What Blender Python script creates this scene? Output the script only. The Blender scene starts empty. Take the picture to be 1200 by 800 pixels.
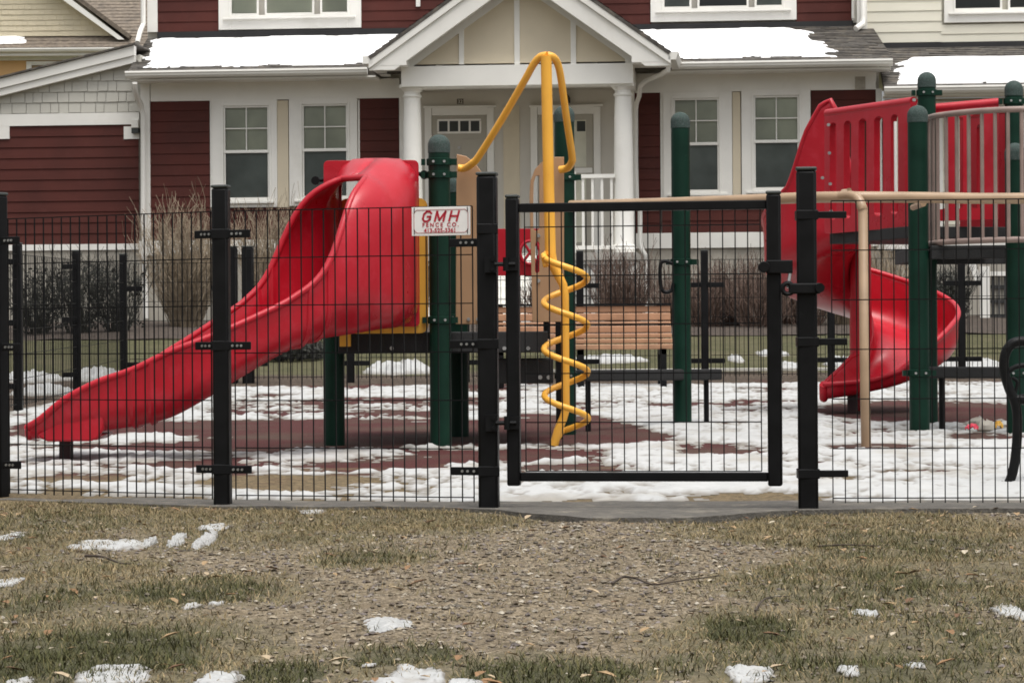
import bpy, bmesh, math, random
from mathutils import Vector, Matrix, noise
R = random.Random(7)
S = bpy.context.scene
COL = S.collection
F = 3300.0                      # focal length in photo pixels (1200 wide)
EYE = 0.70
ROLL = 0.0068
PI = math.pi

# ------------------------------------------------------------------ geometry of the place
def lerp(a, b, t): return a + (b - a) * t
def interp(tab, x):
    if x <= tab[0][0]: return tab[0][1]
    for (x0, y0), (x1, y1) in zip(tab, tab[1:]):
        if x <= x1: return lerp(y0, y1, (x - x0) / (x1 - x0))
    return tab[-1][1]
def sstep(a, b, x):
    t = max(0.0, min(1.0, (x - a) / (b - a))); return t * t * (3 - 2 * t)
GT = [(-50, 0), (11.9, 0), (13, .03), (16, .07), (19, .13), (22, .17), (28.5, .27), (31, .36), (38, .74), (44, 1.0), (60, 1.1), (900, 1.2)]
def G(y): return interp(GT, y)
def unroll(px, py):
    u, v = px - 600.0, 400.0 - py
    c, s = math.cos(ROLL), math.sin(ROLL)
    return u * c + v * s, -u * s + v * c
def P(px, py, d):
    u, v = unroll(px, py)
    return Vector((u * d / F, d, EYE + v * d / F))
def ground_at(px, py):
    u, v = unroll(px, py)
    lo, hi = 3.0, 60.0
    f = lambda d: EYE + v * d / F - G(d)
    for _ in range(50):
        m = (lo + hi) / 2
        if f(m) > 0: lo = m
        else: hi = m
    return Vector((u * lo / F, lo, G(lo)))
def onground(px, d):
    return Vector(((px - 600) * d / F, d, G(d)))
def topix(p):
    u = p[0] * F / p[1]; v = (p[2] - EYE) * F / p[1]
    c, s = math.cos(ROLL), math.sin(ROLL)
    return 600 + u * c - v * s, 400 - (u * s + v * c)

# ------------------------------------------------------------------ materials
MATS = {}
def mat(name, col, rough=.6, vary=0.15, scale=8.0, bump=0.0, bscale=60.0, metal=0.0, spec=.5, attr=None, coat=0.0, tint=None, tscale=2.0, tlo=.5, thi=.7, detail=4):
    if name in MATS: return MATS[name]
    m = bpy.data.materials.new(name); m.use_nodes = True
    nt = m.node_tree; N = nt.nodes; L = nt.links
    b = N['Principled BSDF']
    b.inputs['Roughness'].default_value = rough
    b.inputs['Metallic'].default_value = metal
    b.inputs['Specular IOR Level'].default_value = spec
    b.inputs['Coat Weight'].default_value = coat
    tc = N.new('ShaderNodeTexCoord')
    n = N.new('ShaderNodeTexNoise'); n.inputs['Scale'].default_value = scale; n.inputs['Detail'].default_value = detail
    L.new(tc.outputs['Object'], n.inputs['Vector'])
    ramp = N.new('ShaderNodeMapRange'); ramp.inputs[1].default_value = .3; ramp.inputs[2].default_value = .7
    ramp.inputs[3].default_value = 1 - vary; ramp.inputs[4].default_value = 1 + vary
    L.new(n.outputs['Fac'], ramp.inputs[0])
    mul = N.new('ShaderNodeMix'); mul.data_type = 'RGBA'; mul.blend_type = 'MULTIPLY'; mul.inputs[0].default_value = 1
    if attr:
        a = N.new('ShaderNodeAttribute'); a.attribute_name = attr; L.new(a.outputs['Color'], mul.inputs[6])
    else:
        mul.inputs[6].default_value = (*col, 1)
    L.new(ramp.outputs[0], mul.inputs[7])
    out = mul.outputs[2]
    if tint:
        n2 = N.new('ShaderNodeTexNoise'); n2.inputs['Scale'].default_value = tscale; n2.inputs['Detail'].default_value = 5; n2.inputs['Roughness'].default_value = .7
        L.new(tc.outputs['Object'], n2.inputs['Vector'])
        mr = N.new('ShaderNodeMapRange'); mr.inputs[1].default_value = tlo; mr.inputs[2].default_value = thi
        L.new(n2.outputs['Fac'], mr.inputs[0])
        mx = N.new('ShaderNodeMix'); mx.data_type = 'RGBA'
        L.new(mr.outputs[0], mx.inputs[0]); L.new(out, mx.inputs[6]); mx.inputs[7].default_value = (*tint, 1)
        out = mx.outputs[2]
    L.new(out, b.inputs['Base Color'])
    r2 = N.new('ShaderNodeMapRange'); r2.inputs[1].default_value = .3; r2.inputs[2].default_value = .7
    r2.inputs[3].default_value = max(.05, rough - .08); r2.inputs[4].default_value = min(1, rough + .08)
    L.new(n.outputs['Fac'], r2.inputs[0]); L.new(r2.outputs[0], b.inputs['Roughness'])
    if bump:
        n3 = N.new('ShaderNodeTexNoise'); n3.inputs['Scale'].default_value = bscale; n3.inputs['Detail'].default_value = 5
        L.new(tc.outputs['Object'], n3.inputs['Vector'])
        bp = N.new('ShaderNodeBump'); bp.inputs['Strength'].default_value = bump; bp.inputs['Distance'].default_value = .02
        L.new(n3.outputs['Fac'], bp.inputs['Height']); L.new(bp.outputs['Normal'], b.inputs['Normal'])
    MATS[name] = m
    return m
M_RED = mat('red_plastic', (.40, .008, .019), .34, .08, 3, spec=.36, tint=(.46, .03, .048), tscale=9, tlo=.5, thi=.85, bump=.02, bscale=150)
M_GREEN = mat('green_coated_steel', (.0022, .0225, .013), .45, .2, 6, spec=.2, tint=(.012, .040, .027), tscale=14, tlo=.66, thi=.75)
M_FROST = mat('weathered_cap', (.022, .042, .036), .9, .3, 60, tint=(.085, .10, .095), tscale=130, tlo=.45, thi=.75)
M_YEL = mat('yellow_steel', (.78, .39, .045), .42, .06, 5, tint=(.66, .30, .028), tscale=9, tlo=.62, thi=.85)
M_YELP = mat('yellow_plastic', (.80, .43, .045), .5, .08, 4)
M_TAN = mat('tan_plastic', (.34, .20, .105), .55, .1, 4)
M_TANS = mat('tan_steel', (.31, .21, .128), .42, .12, 6, tint=(.25, .165, .105), tscale=12, tlo=.6, thi=.85)
M_RAIL = mat('taupe_railing_steel', (.24, .175, .15), .5, .15, 8)
M_BLACK = mat('black_coated_steel', (.0042, .0042, .0046), .48, .25, 12, spec=.18, tint=(.012, .012, .012), tscale=20, tlo=.64, thi=.8)
M_DECK = mat('black_deck_coating', (.010, .010, .010), .75, .3, 20, bump=.15, bscale=90)
M_STEEL = mat('steel_bolt', (.45, .45, .44), .35, .1, 20, metal=.9)
M_SIDE = mat('red_siding', (.081, .0225, .0175), .7, .2, 1.3, spec=.22, tint=(.10, .032, .026), tscale=3, tlo=.55, thi=.8, bump=.06, bscale=30)
M_WHITE = mat('white_trim', (.80, .785, .735), .55, .05, 1.5, tint=(.69, .665, .605), tscale=1.2, tlo=.55, thi=.85)
M_SHADOWTRIM = M_WHITE
M_CREAM = mat('cream_stucco', (.63, .555, .42), .85, .06, 1.5, bump=.1, bscale=60)
M_PORCHW = mat('porch_wall', (.56, .53, .47), .7, .05, 1.5)
M_FOUND = mat('foundation_concrete', (.40, .37, .315), .9, .12, 1.4, bump=.15, bscale=25, tint=(.26, .24, .2), tscale=1.3, tlo=.5, thi=.75)
M_ROOF = mat('roof_shingle', (.085, .077, .068), .95, .45, 9, bump=.4, bscale=40, tint=(.15, .13, .105), tscale=4, tlo=.5, thi=.65)
M_ROOFB = mat('brown_roof_shingle', (.165, .135, .105), .95, .35, 9, bump=.4, bscale=40, tint=(.1, .085, .07), tscale=3, tlo=.5, thi=.7)
M_FLASH = mat('dark_flashing', (.018, .018, .019), .5, .2, 4)
M_DOOR = mat('door_paint', (.40, .375, .315), .5, .05, 2)
M_DARK = mat('dark_interior', (.045, .05, .047), .8, .2, 3)
M_BLIND = mat('window_blind', (.60, .59, .485), .8, .25, 1.2)
M_BLINDL = mat('light_blind', (.80, .79, .66), .8, .06, 3)
M_CURT = mat('grey_curtain', (.25, .27, .255), .9, .35, 1.5)
M_SNOW = mat('snow', (1, 1, 1), .7, .07, 9, bump=.35, bscale=22, attr='col', spec=.2)
def snowcol(t, d=0.0):
    t = max(0.0, min(1.0, t)); a = (.19,.174,.15); b = (.405,.407,.40); g = (.29,.27,.235)
    c = [lerp(p, q, t) for p, q in zip(a, b)]; d = max(0.0, min(.8, d))
    return tuple(lerp(p, q, d) for p, q in zip(c, g))
M_PATCH = mat('old_snow', (1, 1, 1), .6, .06, 20, bump=.2, bscale=45, attr='col', spec=.25)
M_ICE = mat('icy_snow', (.36, .36, .35), .4, .12, 20, bump=.4, bscale=40, tint=(.24, .225, .195), tscale=14, tlo=.5, thi=.8)
M_ROOFSNOW = mat('roof_snow', (.9, .9, .9), .75, .02, 4, bump=.2, bscale=6, spec=.2)
M_WOOD = mat('bench_wood', (.38, .205, .115), .6, .15, 7, tint=(.31, .16, .09), tscale=6, tlo=.5, thi=.8)
M_IRON = mat('cast_iron', (.006, .006, .006), .5, .2, 20, bump=.1, spec=.15)
M_ASPH = mat('path_asphalt', (.092, .084, .072), .95, .3, 30, bump=.5, bscale=110, tint=(.25, .22, .17), tscale=5, tlo=.52, thi=.8)
M_CONC = mat('concrete', (.42, .40, .36), .9, .15, 4, bump=.2, bscale=40)
M_MULCH = mat('bark_mulch', (.042, .030, .022), .98, .6, 25, bump=1.0, bscale=22, tint=(.085, .06, .042), tscale=13, tlo=.5, thi=.7)
M_PEACH = mat('peach_wall', (.62, .38, .17), .8, .05, 2)
M_YSHING = mat('cream_shingle', (.60, .53, .385), .8, .08, 2)
M_WSHING = mat('white_shingle', (.50, .485, .43), .75, .08, 1.3)
M_CLAP = mat('cream_clapboard', (.70, .67, .56), .65, .04, 1.5)
M_SIGN = mat('sign_enamel', (.78, .76, .73), .4, .03, 20)
M_SIGNRED = mat('sign_red_ink', (.42, .012, .03), .5, .03, 20)
M_TWT = mat('tan_twig', (.27, .215, .15), .9, .35, 9)
M_TWR = mat('brown_twig', (.13, .085, .065), .9, .35, 9)
M_TWD = mat('dark_evergreen', (.028, .028, .022), .9, .5, 9)
M_BLADE = mat('grass_blade', (1, 1, 1), .8, .12, 30, attr='col', spec=.2)
M_STONE = mat('pebble', (1, 1, 1), .9, .2, 90, attr='col', spec=.2)

def glass_mat():
    m = bpy.data.materials.new('window_glass'); m.use_nodes = True
    nt = m.node_tree; N = nt.nodes; L = nt.links
    N.remove(N['Principled BSDF'])
    t = N.new('ShaderNodeBsdfTransparent'); t.inputs[0].default_value = (.88, .92, .9, 1)
    g = N.new('ShaderNodeBsdfGlossy'); g.inputs['Roughness'].default_value = .03
    fr = N.new('ShaderNodeFresnel'); fr.inputs[0].default_value = 1.6
    mx = N.new('ShaderNodeMixShader'); L.new(fr.outputs[0], mx.inputs[0])
    L.new(t.outputs[0], mx.inputs[1]); L.new(g.outputs[0], mx.inputs[2])
    L.new(mx.outputs[0], N['Material Output'].inputs[0])
    return m
M_GLASS = glass_mat()

# ------------------------------------------------------------------ mesh builder
class MB:
    def __init__(s): s.v = []; s.f = []; s.c = []
    def add(s, vs, fs, col=None):
        o = len(s.v); s.v += [tuple(p) for p in vs]
        s.f += [tuple(i + o for i in f) for f in fs]
        if col is not None: s.c += [col] * len(vs)
    def box(s, x0, x1, y0, y1, z0, z1):
        if x0 > x1: x0, x1 = x1, x0
        if y0 > y1: y0, y1 = y1, y0
        if z0 > z1: z0, z1 = z1, z0
        s.add([(x0,y0,z0),(x1,y0,z0),(x1,y1,z0),(x0,y1,z0),(x0,y0,z1),(x1,y0,z1),(x1,y1,z1),(x0,y1,z1)],
              [(0,3,2,1),(4,5,6,7),(0,1,5,4),(1,2,6,5),(2,3,7,6),(3,0,4,7)])
    def obox(s, a, b, w, h, up=Vector((0,0,1))):
        """bar of rectangular section from a to b, w across, h along up"""
        a = Vector(a); b = Vector(b); d = (b - a).normalized()
        r = d.cross(Vector(up));
        if r.length < 1e-6: r = d.cross(Vector((1,0,0)))
        r.normalize(); u = r.cross(d).normalized()
        vs = [p + r*sx*w/2 + u*sz*h/2 for p in (a, b) for sx, sz in ((-1,-1),(1,-1),(1,1),(-1,1))]
        s.add(vs, [(3,2,1,0),(4,5,6,7),(0,1,5,4),(1,2,6,5),(2,3,7,6),(3,0,4,7)])
    def tube(s, pts, r, n=10, cap=True, closed=False, twist0=0.0):
        pts = [Vector(p) for p in pts]; k = len(pts)
        rs = r if isinstance(r, (list, tuple)) else [r] * k
        t0 = (pts[1] - pts[0]).normalized()
        ref = Vector((0,0,1)) if abs(t0.z) < .9 else Vector((0,1,0))
        nrm = (ref - t0 * ref.dot(t0)).normalized()
        vs = []
        for i in range(k):
            if closed: t = (pts[(i+1) % k] - pts[i-1]).normalized()
            else: t = (pts[min(i+1, k-1)] - pts[max(i-1, 0)]).normalized()
            nrm = (nrm - t * nrm.dot(t))
            if nrm.length < 1e-6: nrm = t.orthogonal()
            nrm.normalize(); bn = t.cross(nrm)
            for j in range(n):
                a = 2*PI*j/n + twist0
                vs.append(pts[i] + nrm*math.cos(a)*rs[i] + bn*math.sin(a)*rs[i])
        fs = []
        for i in range(k if closed else k - 1):
            for j in range(n):
                i2 = (i+1) % k
                fs.append((i*n+j, i*n+(j+1)%n, i2*n+(j+1)%n, i2*n+j))
        if cap and not closed:
            fs.append(tuple(range(n-1, -1, -1))); fs.append(tuple((k-1)*n+j for j in range(n)))
        s.add(vs, fs)
    def lathe(s, base, prof, n=20):
        """prof: list of (r, z) from bottom to top"""
        bx, by, bz = base; vs = []; k = len(prof)
        for r, z in prof:
            for j in range(n):
                a = 2*PI*j/n; vs.append((bx + r*math.cos(a), by + r*math.sin(a), bz + z))
        fs = [(i*n+j, i*n+(j+1)%n, (i+1)*n+(j+1)%n, (i+1)*n+j) for i in range(k-1) for j in range(n)]
        fs.append(tuple(range(n-1,-1,-1))); fs.append(tuple((k-1)*n+j for j in range(n)))
        s.add(vs, fs)
    def prism(s, poly, d):
        """polygon of 3D points extruded by vector d"""
        d = Vector(d); k = len(poly)
        vs = [Vector(p) for p in poly] + [Vector(p) + d for p in poly]
        fs = [tuple(range(k-1,-1,-1)), tuple(range(k, 2*k))] + [(i, (i+1)%k, k+(i+1)%k, k+i) for i in range(k)]
        s.add(vs, fs)
    def plate(s, outer, holes, d):
        """flat plate with holes: filled by bmesh, extruded by d"""
        bm = bmesh.new(); es = []
        for loop in [outer] + holes:
            vv = [bm.verts.new(p) for p in loop]
            es += [bm.edges.new((vv[i], vv[(i+1) % len(vv)])) for i in range(len(vv))]
        bmesh.ops.triangle_fill(bm, edges=es, use_beauty=True)
        ext = bmesh.ops.extrude_face_region(bm, geom=bm.faces[:])
        bmesh.ops.translate(bm, verts=[g for g in ext['geom'] if isinstance(g, bmesh.types.BMVert)], vec=Vector(d))
        bm.verts.index_update()
        s.add([v.co.copy() for v in bm.verts], [tuple(v.index for v in f.verts) for f in bm.faces]); bm.free()
    def build(s, name, m, parent=None, smooth=False, bevel=0, base=None, sub=0, solid=0, recalc=True, auto=40):
        me = bpy.data.meshes.new(name)
        if base is None:
            q = parent
            while q is not None and 'root_loc' not in BASES.get(q.name, {}): q = q.parent
            base = BASES[q.name]['root_loc'] if q is not None else Vector((0,0,0))
        vs = [(p[0]-base[0], p[1]-base[1], p[2]-base[2]) for p in s.v]
        me.from_pydata(vs, [], s.f)
        if recalc:
            bm = bmesh.new(); bm.from_mesh(me); bmesh.ops.recalc_face_normals(bm, faces=bm.faces); bm.to_mesh(me); bm.free()
        if s.c:
            ca = me.color_attributes.new('col', 'FLOAT_COLOR', 'POINT')
            ca.data.foreach_set('color', [q for c in s.c for q in (c[0], c[1], c[2], 1.0)])
        me.materials.append(m)
        o = bpy.data.objects.new(name, me); COL.objects.link(o)
        if parent is not None: o.parent = parent
        if solid:
            md = o.modifiers.new('Solid', 'SOLIDIFY'); md.thickness = solid; md.offset = 0
        if bevel:
            md = o.modifiers.new('Bevel', 'BEVEL'); md.width = bevel; md.segments = 2; md.limit_method = 'ANGLE'; md.angle_limit = math.radians(50)
        if sub:
            md = o.modifiers.new('Sub', 'SUBSURF'); md.levels = sub; md.render_levels = sub
        if smooth:
            me.shade_smooth()
            if auto: me.set_sharp_from_angle(angle=math.radians(auto))
        return o
BASES = {}
def tag(o, label=None, cat=None, group=None, kind=None):
    if label: o['label'] = label
    if cat: o['category'] = cat
    if group: o['group'] = group
    if kind: o['kind'] = kind
    return o
def thing(name, label, cat, loc=(0,0,0), group=None, rotz=0, local=False):
    o = bpy.data.objects.new(name, None); COL.objects.link(o)
    o.location = loc; o.rotation_euler = (0,0,rotz); o.empty_display_size = .1
    BASES[o.name] = {'root_loc': Vector((0,0,0)) if local else Vector(loc)}
    return tag(o, label, cat, group)
def single(mb, name, m, label, cat, loc, group=None, **k):
    o = mb.build(name, m, base=Vector(loc), **k); o.location = loc
    return tag(o, label, cat, group)
def catmull(pts, n):
    pts = [list(p) for p in pts]; out = []
    for i in range(len(pts)-1):
        p0 = pts[max(i-1,0)]; p1 = pts[i]; p2 = pts[i+1]; p3 = pts[min(i+2,len(pts)-1)]
        for k in range(n):
            t = k/n
            out.append([.5*((2*b)+(-a+c)*t+(2*a-5*b+4*c-d)*t*t+(-a+3*b-3*c+d)*t**3) for a,b,c,d in zip(p0,p1,p2,p3)])
    out.append(pts[-1]); return out
def fn(x, y, z=0.0, o=4): return noise.fractal(Vector((x, y, z)), 1.0, 2.0, o)   # about -1..1
def text_mesh(body, size, m, name, parent, place, shear=0.0, offset=0.0, spacing=1.0):
    cu = bpy.data.curves.new('lettering', 'FONT'); cu.body = body; cu.size = size; cu.shear = shear; cu.offset = offset
    cu.space_character = spacing; cu.align_x = 'CENTER'; cu.extrude = .0008
    o = bpy.data.objects.new('lettering', cu); COL.objects.link(o)
    bpy.context.view_layer.update()
    me = bpy.data.meshes.new_from_object(o.evaluated_get(bpy.context.evaluated_depsgraph_get()))
    bpy.data.objects.remove(o)
    me.transform(place); me.materials.clear(); me.materials.append(m)
    t = bpy.data.objects.new(name, me); COL.objects.link(t); t.parent = parent
    return t

# ------------------------------------------------------------------ camera, light
cam = bpy.data.cameras.new('camera'); cam.lens = F/1200*36; cam.sensor_width = 36; cam.clip_end = 3000; cam.clip_start = .1
co = bpy.data.objects.new('camera', cam); COL.objects.link(co)
co.location = (0,0,EYE); co.rotation_euler = (PI/2, ROLL, 0); S.camera = co
SUN_EL, SUN_AZ = math.radians(73), math.radians(152)     # azimuth clockwise from +Y: behind the viewer, a little to the right
w = bpy.data.worlds.new('World'); S.world = w; w.use_nodes = True
nt = w.node_tree
sky = nt.nodes.new('ShaderNodeTexSky'); sky.sky_type = 'NISHITA'; sky.sun_disc = False
sky.sun_elevation = SUN_EL; sky.sun_rotation = SUN_AZ; sky.air_density = 1.0; sky.dust_density = 3.0
hs = nt.nodes.new('ShaderNodeHueSaturation'); hs.inputs['Saturation'].default_value = .12
nt.links.new(sky.outputs[0], hs.inputs['Color'])
# overcast: cloud layer brighter towards the zenith than at the horizon
wtc = nt.nodes.new('ShaderNodeTexCoord'); wsp = nt.nodes.new('ShaderNodeSeparateXYZ'); nt.links.new(wtc.outputs['Generated'], wsp.inputs[0])
wmr = nt.nodes.new('ShaderNodeMapRange'); wmr.inputs[1].default_value = 0; wmr.inputs[2].default_value = 1; wmr.inputs[3].default_value = .42; wmr.inputs[4].default_value = 2.0
nt.links.new(wsp.outputs[2], wmr.inputs[0])
wmx = nt.nodes.new('ShaderNodeMix'); wmx.data_type = 'RGBA'; wmx.blend_type = 'MULTIPLY'; wmx.inputs[0].default_value = 1
nt.links.new(hs.outputs[0], wmx.inputs[6]); nt.links.new(wmr.outputs[0], wmx.inputs[7])
nt.links.new(wmx.outputs[2], nt.nodes['Background'].inputs['Color'])
nt.nodes['Background'].inputs['Strength'].default_value = .13
sl = bpy.data.lights.new('sun', 'SUN'); sl.energy = 1.45; sl.angle = math.radians(36); sl.color = (1, .955, .885)
so = bpy.data.objects.new('sun', sl); COL.objects.link(so); so.location = (0,0,30)
dirv = Vector((math.sin(SUN_AZ)*math.cos(SUN_EL), math.cos(SUN_AZ)*math.cos(SUN_EL), math.sin(SUN_EL)))
so.rotation_euler = dirv.to_track_quat('Z', 'Y').to_euler()
S.view_settings.view_transform = 'Standard'; S.view_settings.look = 'None'; S.view_settings.gamma = 1
S.view_settings.exposure = 0.45
S.cycles.filter_width = 1.75

# ------------------------------------------------------------------ ground masks (photo pixel lists turned into places on the lawn)
def ell(px, py, rx, ry, wt):
    c = ground_at(px, py); a = ground_at(px, min(py+ry, 830)); b = ground_at(px, py-ry)
    return (c.x, (a.y+b.y)/2, rx*c.y/F, max(.05, abs(b.y-a.y)/2), wt)
E_DARK = [ell(*e) for e in [(100,765,130,32,1),(230,690,90,14,.7),(420,652,40,7,.7),(330,785,45,16,1),(880,730,52,15,1),(650,785,100,18,1),(470,768,70,10,.7),(1000,680,110,16,.55),(1110,640,80,12,.5),(60,700,60,16,.5),(1050,780,110,22,.7),(1150,700,70,30,.45),(820,775,60,14,.55),(1100,720,120,50,.42),(930,770,100,25,.6),(1060,640,110,16,.4),(950,690,70,20,.4),(40,615,90,14,.35),(500,640,60,8,.3)]]
E_GRASS = [ell(*e) for e in [(150,600,330,18,1),(450,612,150,14,1),(1010,618,210,20,1),(1100,670,150,40,.9),(60,690,120,40,.9),(230,690,130,20,.9),(100,765,190,45,1),(650,785,150,24,.9),(1000,760,240,50,.85),(880,730,80,22,1),(430,650,70,12,.8),(330,620,160,20,.8),(420,775,130,20,.7),(990,680,150,25,.9),(30,640,90,20,.9)]]
def emask(L, x, y):
    m = 0
    for cx, cy, rx, ry, wt in L:
        q = ((x-cx)/rx)**2 + ((y-cy)/ry)**2
        if q < 2.2: m = max(m, wt * (1 - sstep(.45, 2.0, q)))
    return m
def grass_at(x, y):
    n = .55*fn(x*2.3, y*2.3, 3) + .35*fn(x*9, y*9, 5)
    return max(0, min(1, emask(E_GRASS, x, y) + n*.55))
def dark_at(x, y):
    return max(0, min(1, emask(E_DARK, x, y) + .4*fn(x*5, y*5, 9) - .05))
def bumps(x, y):
    if y > 14 or y < 2 or abs(x) > 4: return 0
    f = 1 - sstep(10.9, 11.5, y)
    return f*(.020*fn(x*1.3, y*1.3, 1) + .010*fn(x*6, y*6, 2) + .006*fn(x*22, y*22, 4)) - .012*f
# ground: one sheet to the horizon
def axis(segs):
    out = []
    for a, b, st in segs:
        k = max(1, round((b-a)/st)); out += [a + (b-a)*i/k for i in range(k)]
    return out + [segs[-1][1]]
XS = axis([(-900,-100,400),(-100,-12,22),(-12,-2.6,.6),(-2.6,2.6,.032),(2.6,12,.6),(12,100,22),(100,900,400)])
YS = axis([(-600,-20,290),(-20,4,6),(4,12,.032),(12,32,.25),(32,60,1),(60,100,10),(100,900,400)])
gm = MB(); nx = len(XS)
for y in YS:
    for x in XS:
        gm.v.append((x, y, G(y) + bumps(x, y)))
        fg = y < 12.5
        g = grass_at(x, y) if fg and abs(x) < 3 and y > 3 else (.7 if fg else 0)
        dk = dark_at(x, y) if fg and abs(x) < 3 and y > 3 else 0
        gm.c.append((g, dk, 0))
gm.f = [(j*nx+i, j*nx+i+1, (j+1)*nx+i+1, (j+1)*nx+i) for j in range(len(YS)-1) for i in range(nx-1)]
def ground_mat():
    m = bpy.data.materials.new('ground'); m.use_nodes = True
    nt = m.node_tree; N = nt.nodes; L = nt.links; b = N['Principled BSDF']; b.inputs['Roughness'].default_value = .95
    b.inputs['Specular IOR Level'].default_value = .2
    geo = N.new('ShaderNodeNewGeometry'); sep = N.new('ShaderNodeSeparateXYZ'); L.new(geo.outputs['Position'], sep.inputs[0])
    at = N.new('ShaderNodeAttribute'); at.attribute_name = 'col'; sa = N.new('ShaderNodeSeparateColor'); L.new(at.outputs['Color'], sa.inputs[0])
    def nz(sc, det=5, ro=.6):
        n = N.new('ShaderNodeTexNoise'); n.inputs['Scale'].default_value = sc; n.inputs['Detail'].default_value = det; n.inputs['Roughness'].default_value = ro
        L.new(geo.outputs['Position'], n.inputs['Vector']); return n.outputs['Fac']
    def rng(src, a, c, lo=0, hi=1):
        r = N.new('ShaderNodeMapRange'); r.inputs[1].default_value = a; r.inputs[2].default_value = c; r.inputs[3].default_value = lo; r.inputs[4].default_value = hi
        L.new(src, r.inputs[0]); return r.outputs[0]
    def mix(f, a, c, mode='MIX'):
        x = N.new('ShaderNodeMix'); x.data_type = 'RGBA'; x.blend_type = mode
        if isinstance(f, (int, float)): x.inputs[0].default_value = f
        else: L.new(f, x.inputs[0])
        for s_, i in ((a, 6), (c, 7)):
            if isinstance(s_, tuple): x.inputs[i].default_value = (*s_, 1)
            else: L.new(s_, x.inputs[i])
        return x.outputs[2]
    def math_(op, a, c):
        x = N.new('ShaderNodeMath'); x.operation = op
        for s_, i in ((a, 0), (c, 1)):
            if isinstance(s_, (int, float)): x.inputs[i].default_value = s_
            else: L.new(s_, x.inputs[i])
        return x.outputs[0]
    v = N.new('ShaderNodeTexVoronoi'); v.inputs['Scale'].default_value = 95; L.new(geo.outputs['Position'], v.inputs['Vector'])
    sv = N.new('ShaderNodeSeparateColor'); L.new(v.outputs['Color'], sv.inputs[0])
    soil = mix(rng(nz(3.5), .4, .62), (0.167,0.129,0.080), (0.113,0.085,0.054))
    grit = mix(sv.outputs[0], (0.050,0.039,0.026), (0.301,0.245,0.171))
    soil = mix(rng(nz(1.4), .48, .66, 0, .75), soil, (0.087,0.066,0.042))
    soil = mix(rng(nz(11), .35, .6, .35, .9), soil, grit)
    thatch = mix(rng(nz(70), .35, .65), (.07, .060, .038), (.20, .168, .11))
    thatch = mix(rng(nz(4), .45, .65), thatch, (.12, .105, .058))
    fg = mix(rng(sa.outputs[0], .2, .7), soil, thatch)
    fg = mix(rng(sa.outputs[1], .3, .8, 0, .75), fg, (.06, .06, .034))
    rubber = mix(rng(nz(160, 2), .4, .6), (.085, .026, .024), (.052, .018, .017))
    rubber = mix(rng(nz(1.2), .45, .68), rubber, (.075, .05, .038))
    rubber = mix(rng(nz(9), .55, .75), rubber, (.045, .028, .022))
    strip = mix(rng(nz(40), .35, .65), (.07, .052, .03), (.20, .15, .085))
    yy = math_('ADD', sep.outputs[1], rng(nz(1.6), .3, .7, -.7, .7))
    play = mix(rng(yy, 13.8, 14.4), strip, rubber)
    mul = mix(rng(nz(30), .35, .65), (.03, .023, .018), (.12, .09, .066))
    lawn = mix(rng(nz(14), .35, .65), (.042, .045, .02), (.10, .092, .046))
    lawn = mix(rng(nz(1.1), .45, .7), lawn, (.10, .088, .05))
    c = mix(rng(sep.outputs[1], 11.9, 12.3), fg, play)
    side = math_('LESS_THAN', math_('ADD', sep.outputs[0], rng(nz(2), .3, .7, -.1, .1)), -3.9)
    side = math_('MULTIPLY', side, math_('GREATER_THAN', sep.outputs[1], 19.0))
    c = mix(side, c, mul)
    c = mix(rng(yy, 28.1, 28.4), c, mul)
    c = mix(rng(yy, 30.6, 30.9), c, lawn)
    L.new(c, b.inputs['Base Color'])
    bp = N.new('ShaderNodeBump'); bp.inputs['Strength'].default_value = .7; bp.inputs['Distance'].default_value = .012
    hgt = math_('ADD', math_('MULTIPLY', nz(90), .8), math_('MULTIPLY', v.outputs['Distance'], -.7))
    L.new(hgt, bp.inputs['Height']); L.new(bp.outputs['Normal'], b.inputs['Normal'])
    return m
tag(gm.build('ground', ground_mat(), smooth=True, recalc=False, auto=0), 'winter ground of patchy grass and gravel rising to the houses', 'ground', kind='structure')

# asphalt path strip under the fence
front = [(-100,12.6),(0,12.45),(260,11.85),(420,11.75),(520,11.68),(580,11.45),(640,11.12),(690,10.92),(800,10.88),(880,11.15),(930,11.3),(1000,11.36),(1300,11.3)]
pm = MB(); NP = 140
rows = []
for i in range(NP+1):
    px = -100 + 1400*i/NP
    d0 = interp(front, px) + .035*fn(px*.02, 1) + .02*fn(px*.09, 4)
    d1 = interp([(-100,13.3),(0,13.0),(260,12.35),(572,12.05),(945,11.95),(1300,11.9)], px) + .05*fn(px*.02, 8)
    rows.append((px, d0, d1))
for px, d0, d1 in rows:
    for t in range(5):
        d = lerp(d0, d1, t/4); x = (px-600)*d/F
        pm.v.append((x, d, .016 + .004*fn(x*3, d*3)))
    pm.v.append(((px-600)*d0/F, d0-.004, -.05))
pm.f = [(i*6+j, (i+1)*6+j, (i+1)*6+j+1, i*6+j+1) for i in range(NP) for j in range(4)]
pm.f += [(i*6+5, (i+1)*6+5, (i+1)*6, i*6) for i in range(NP)]
tag(pm.build('path', M_ASPH, smooth=True, auto=30), 'worn grey asphalt strip running under the mesh fence', 'path', kind='structure')

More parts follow.
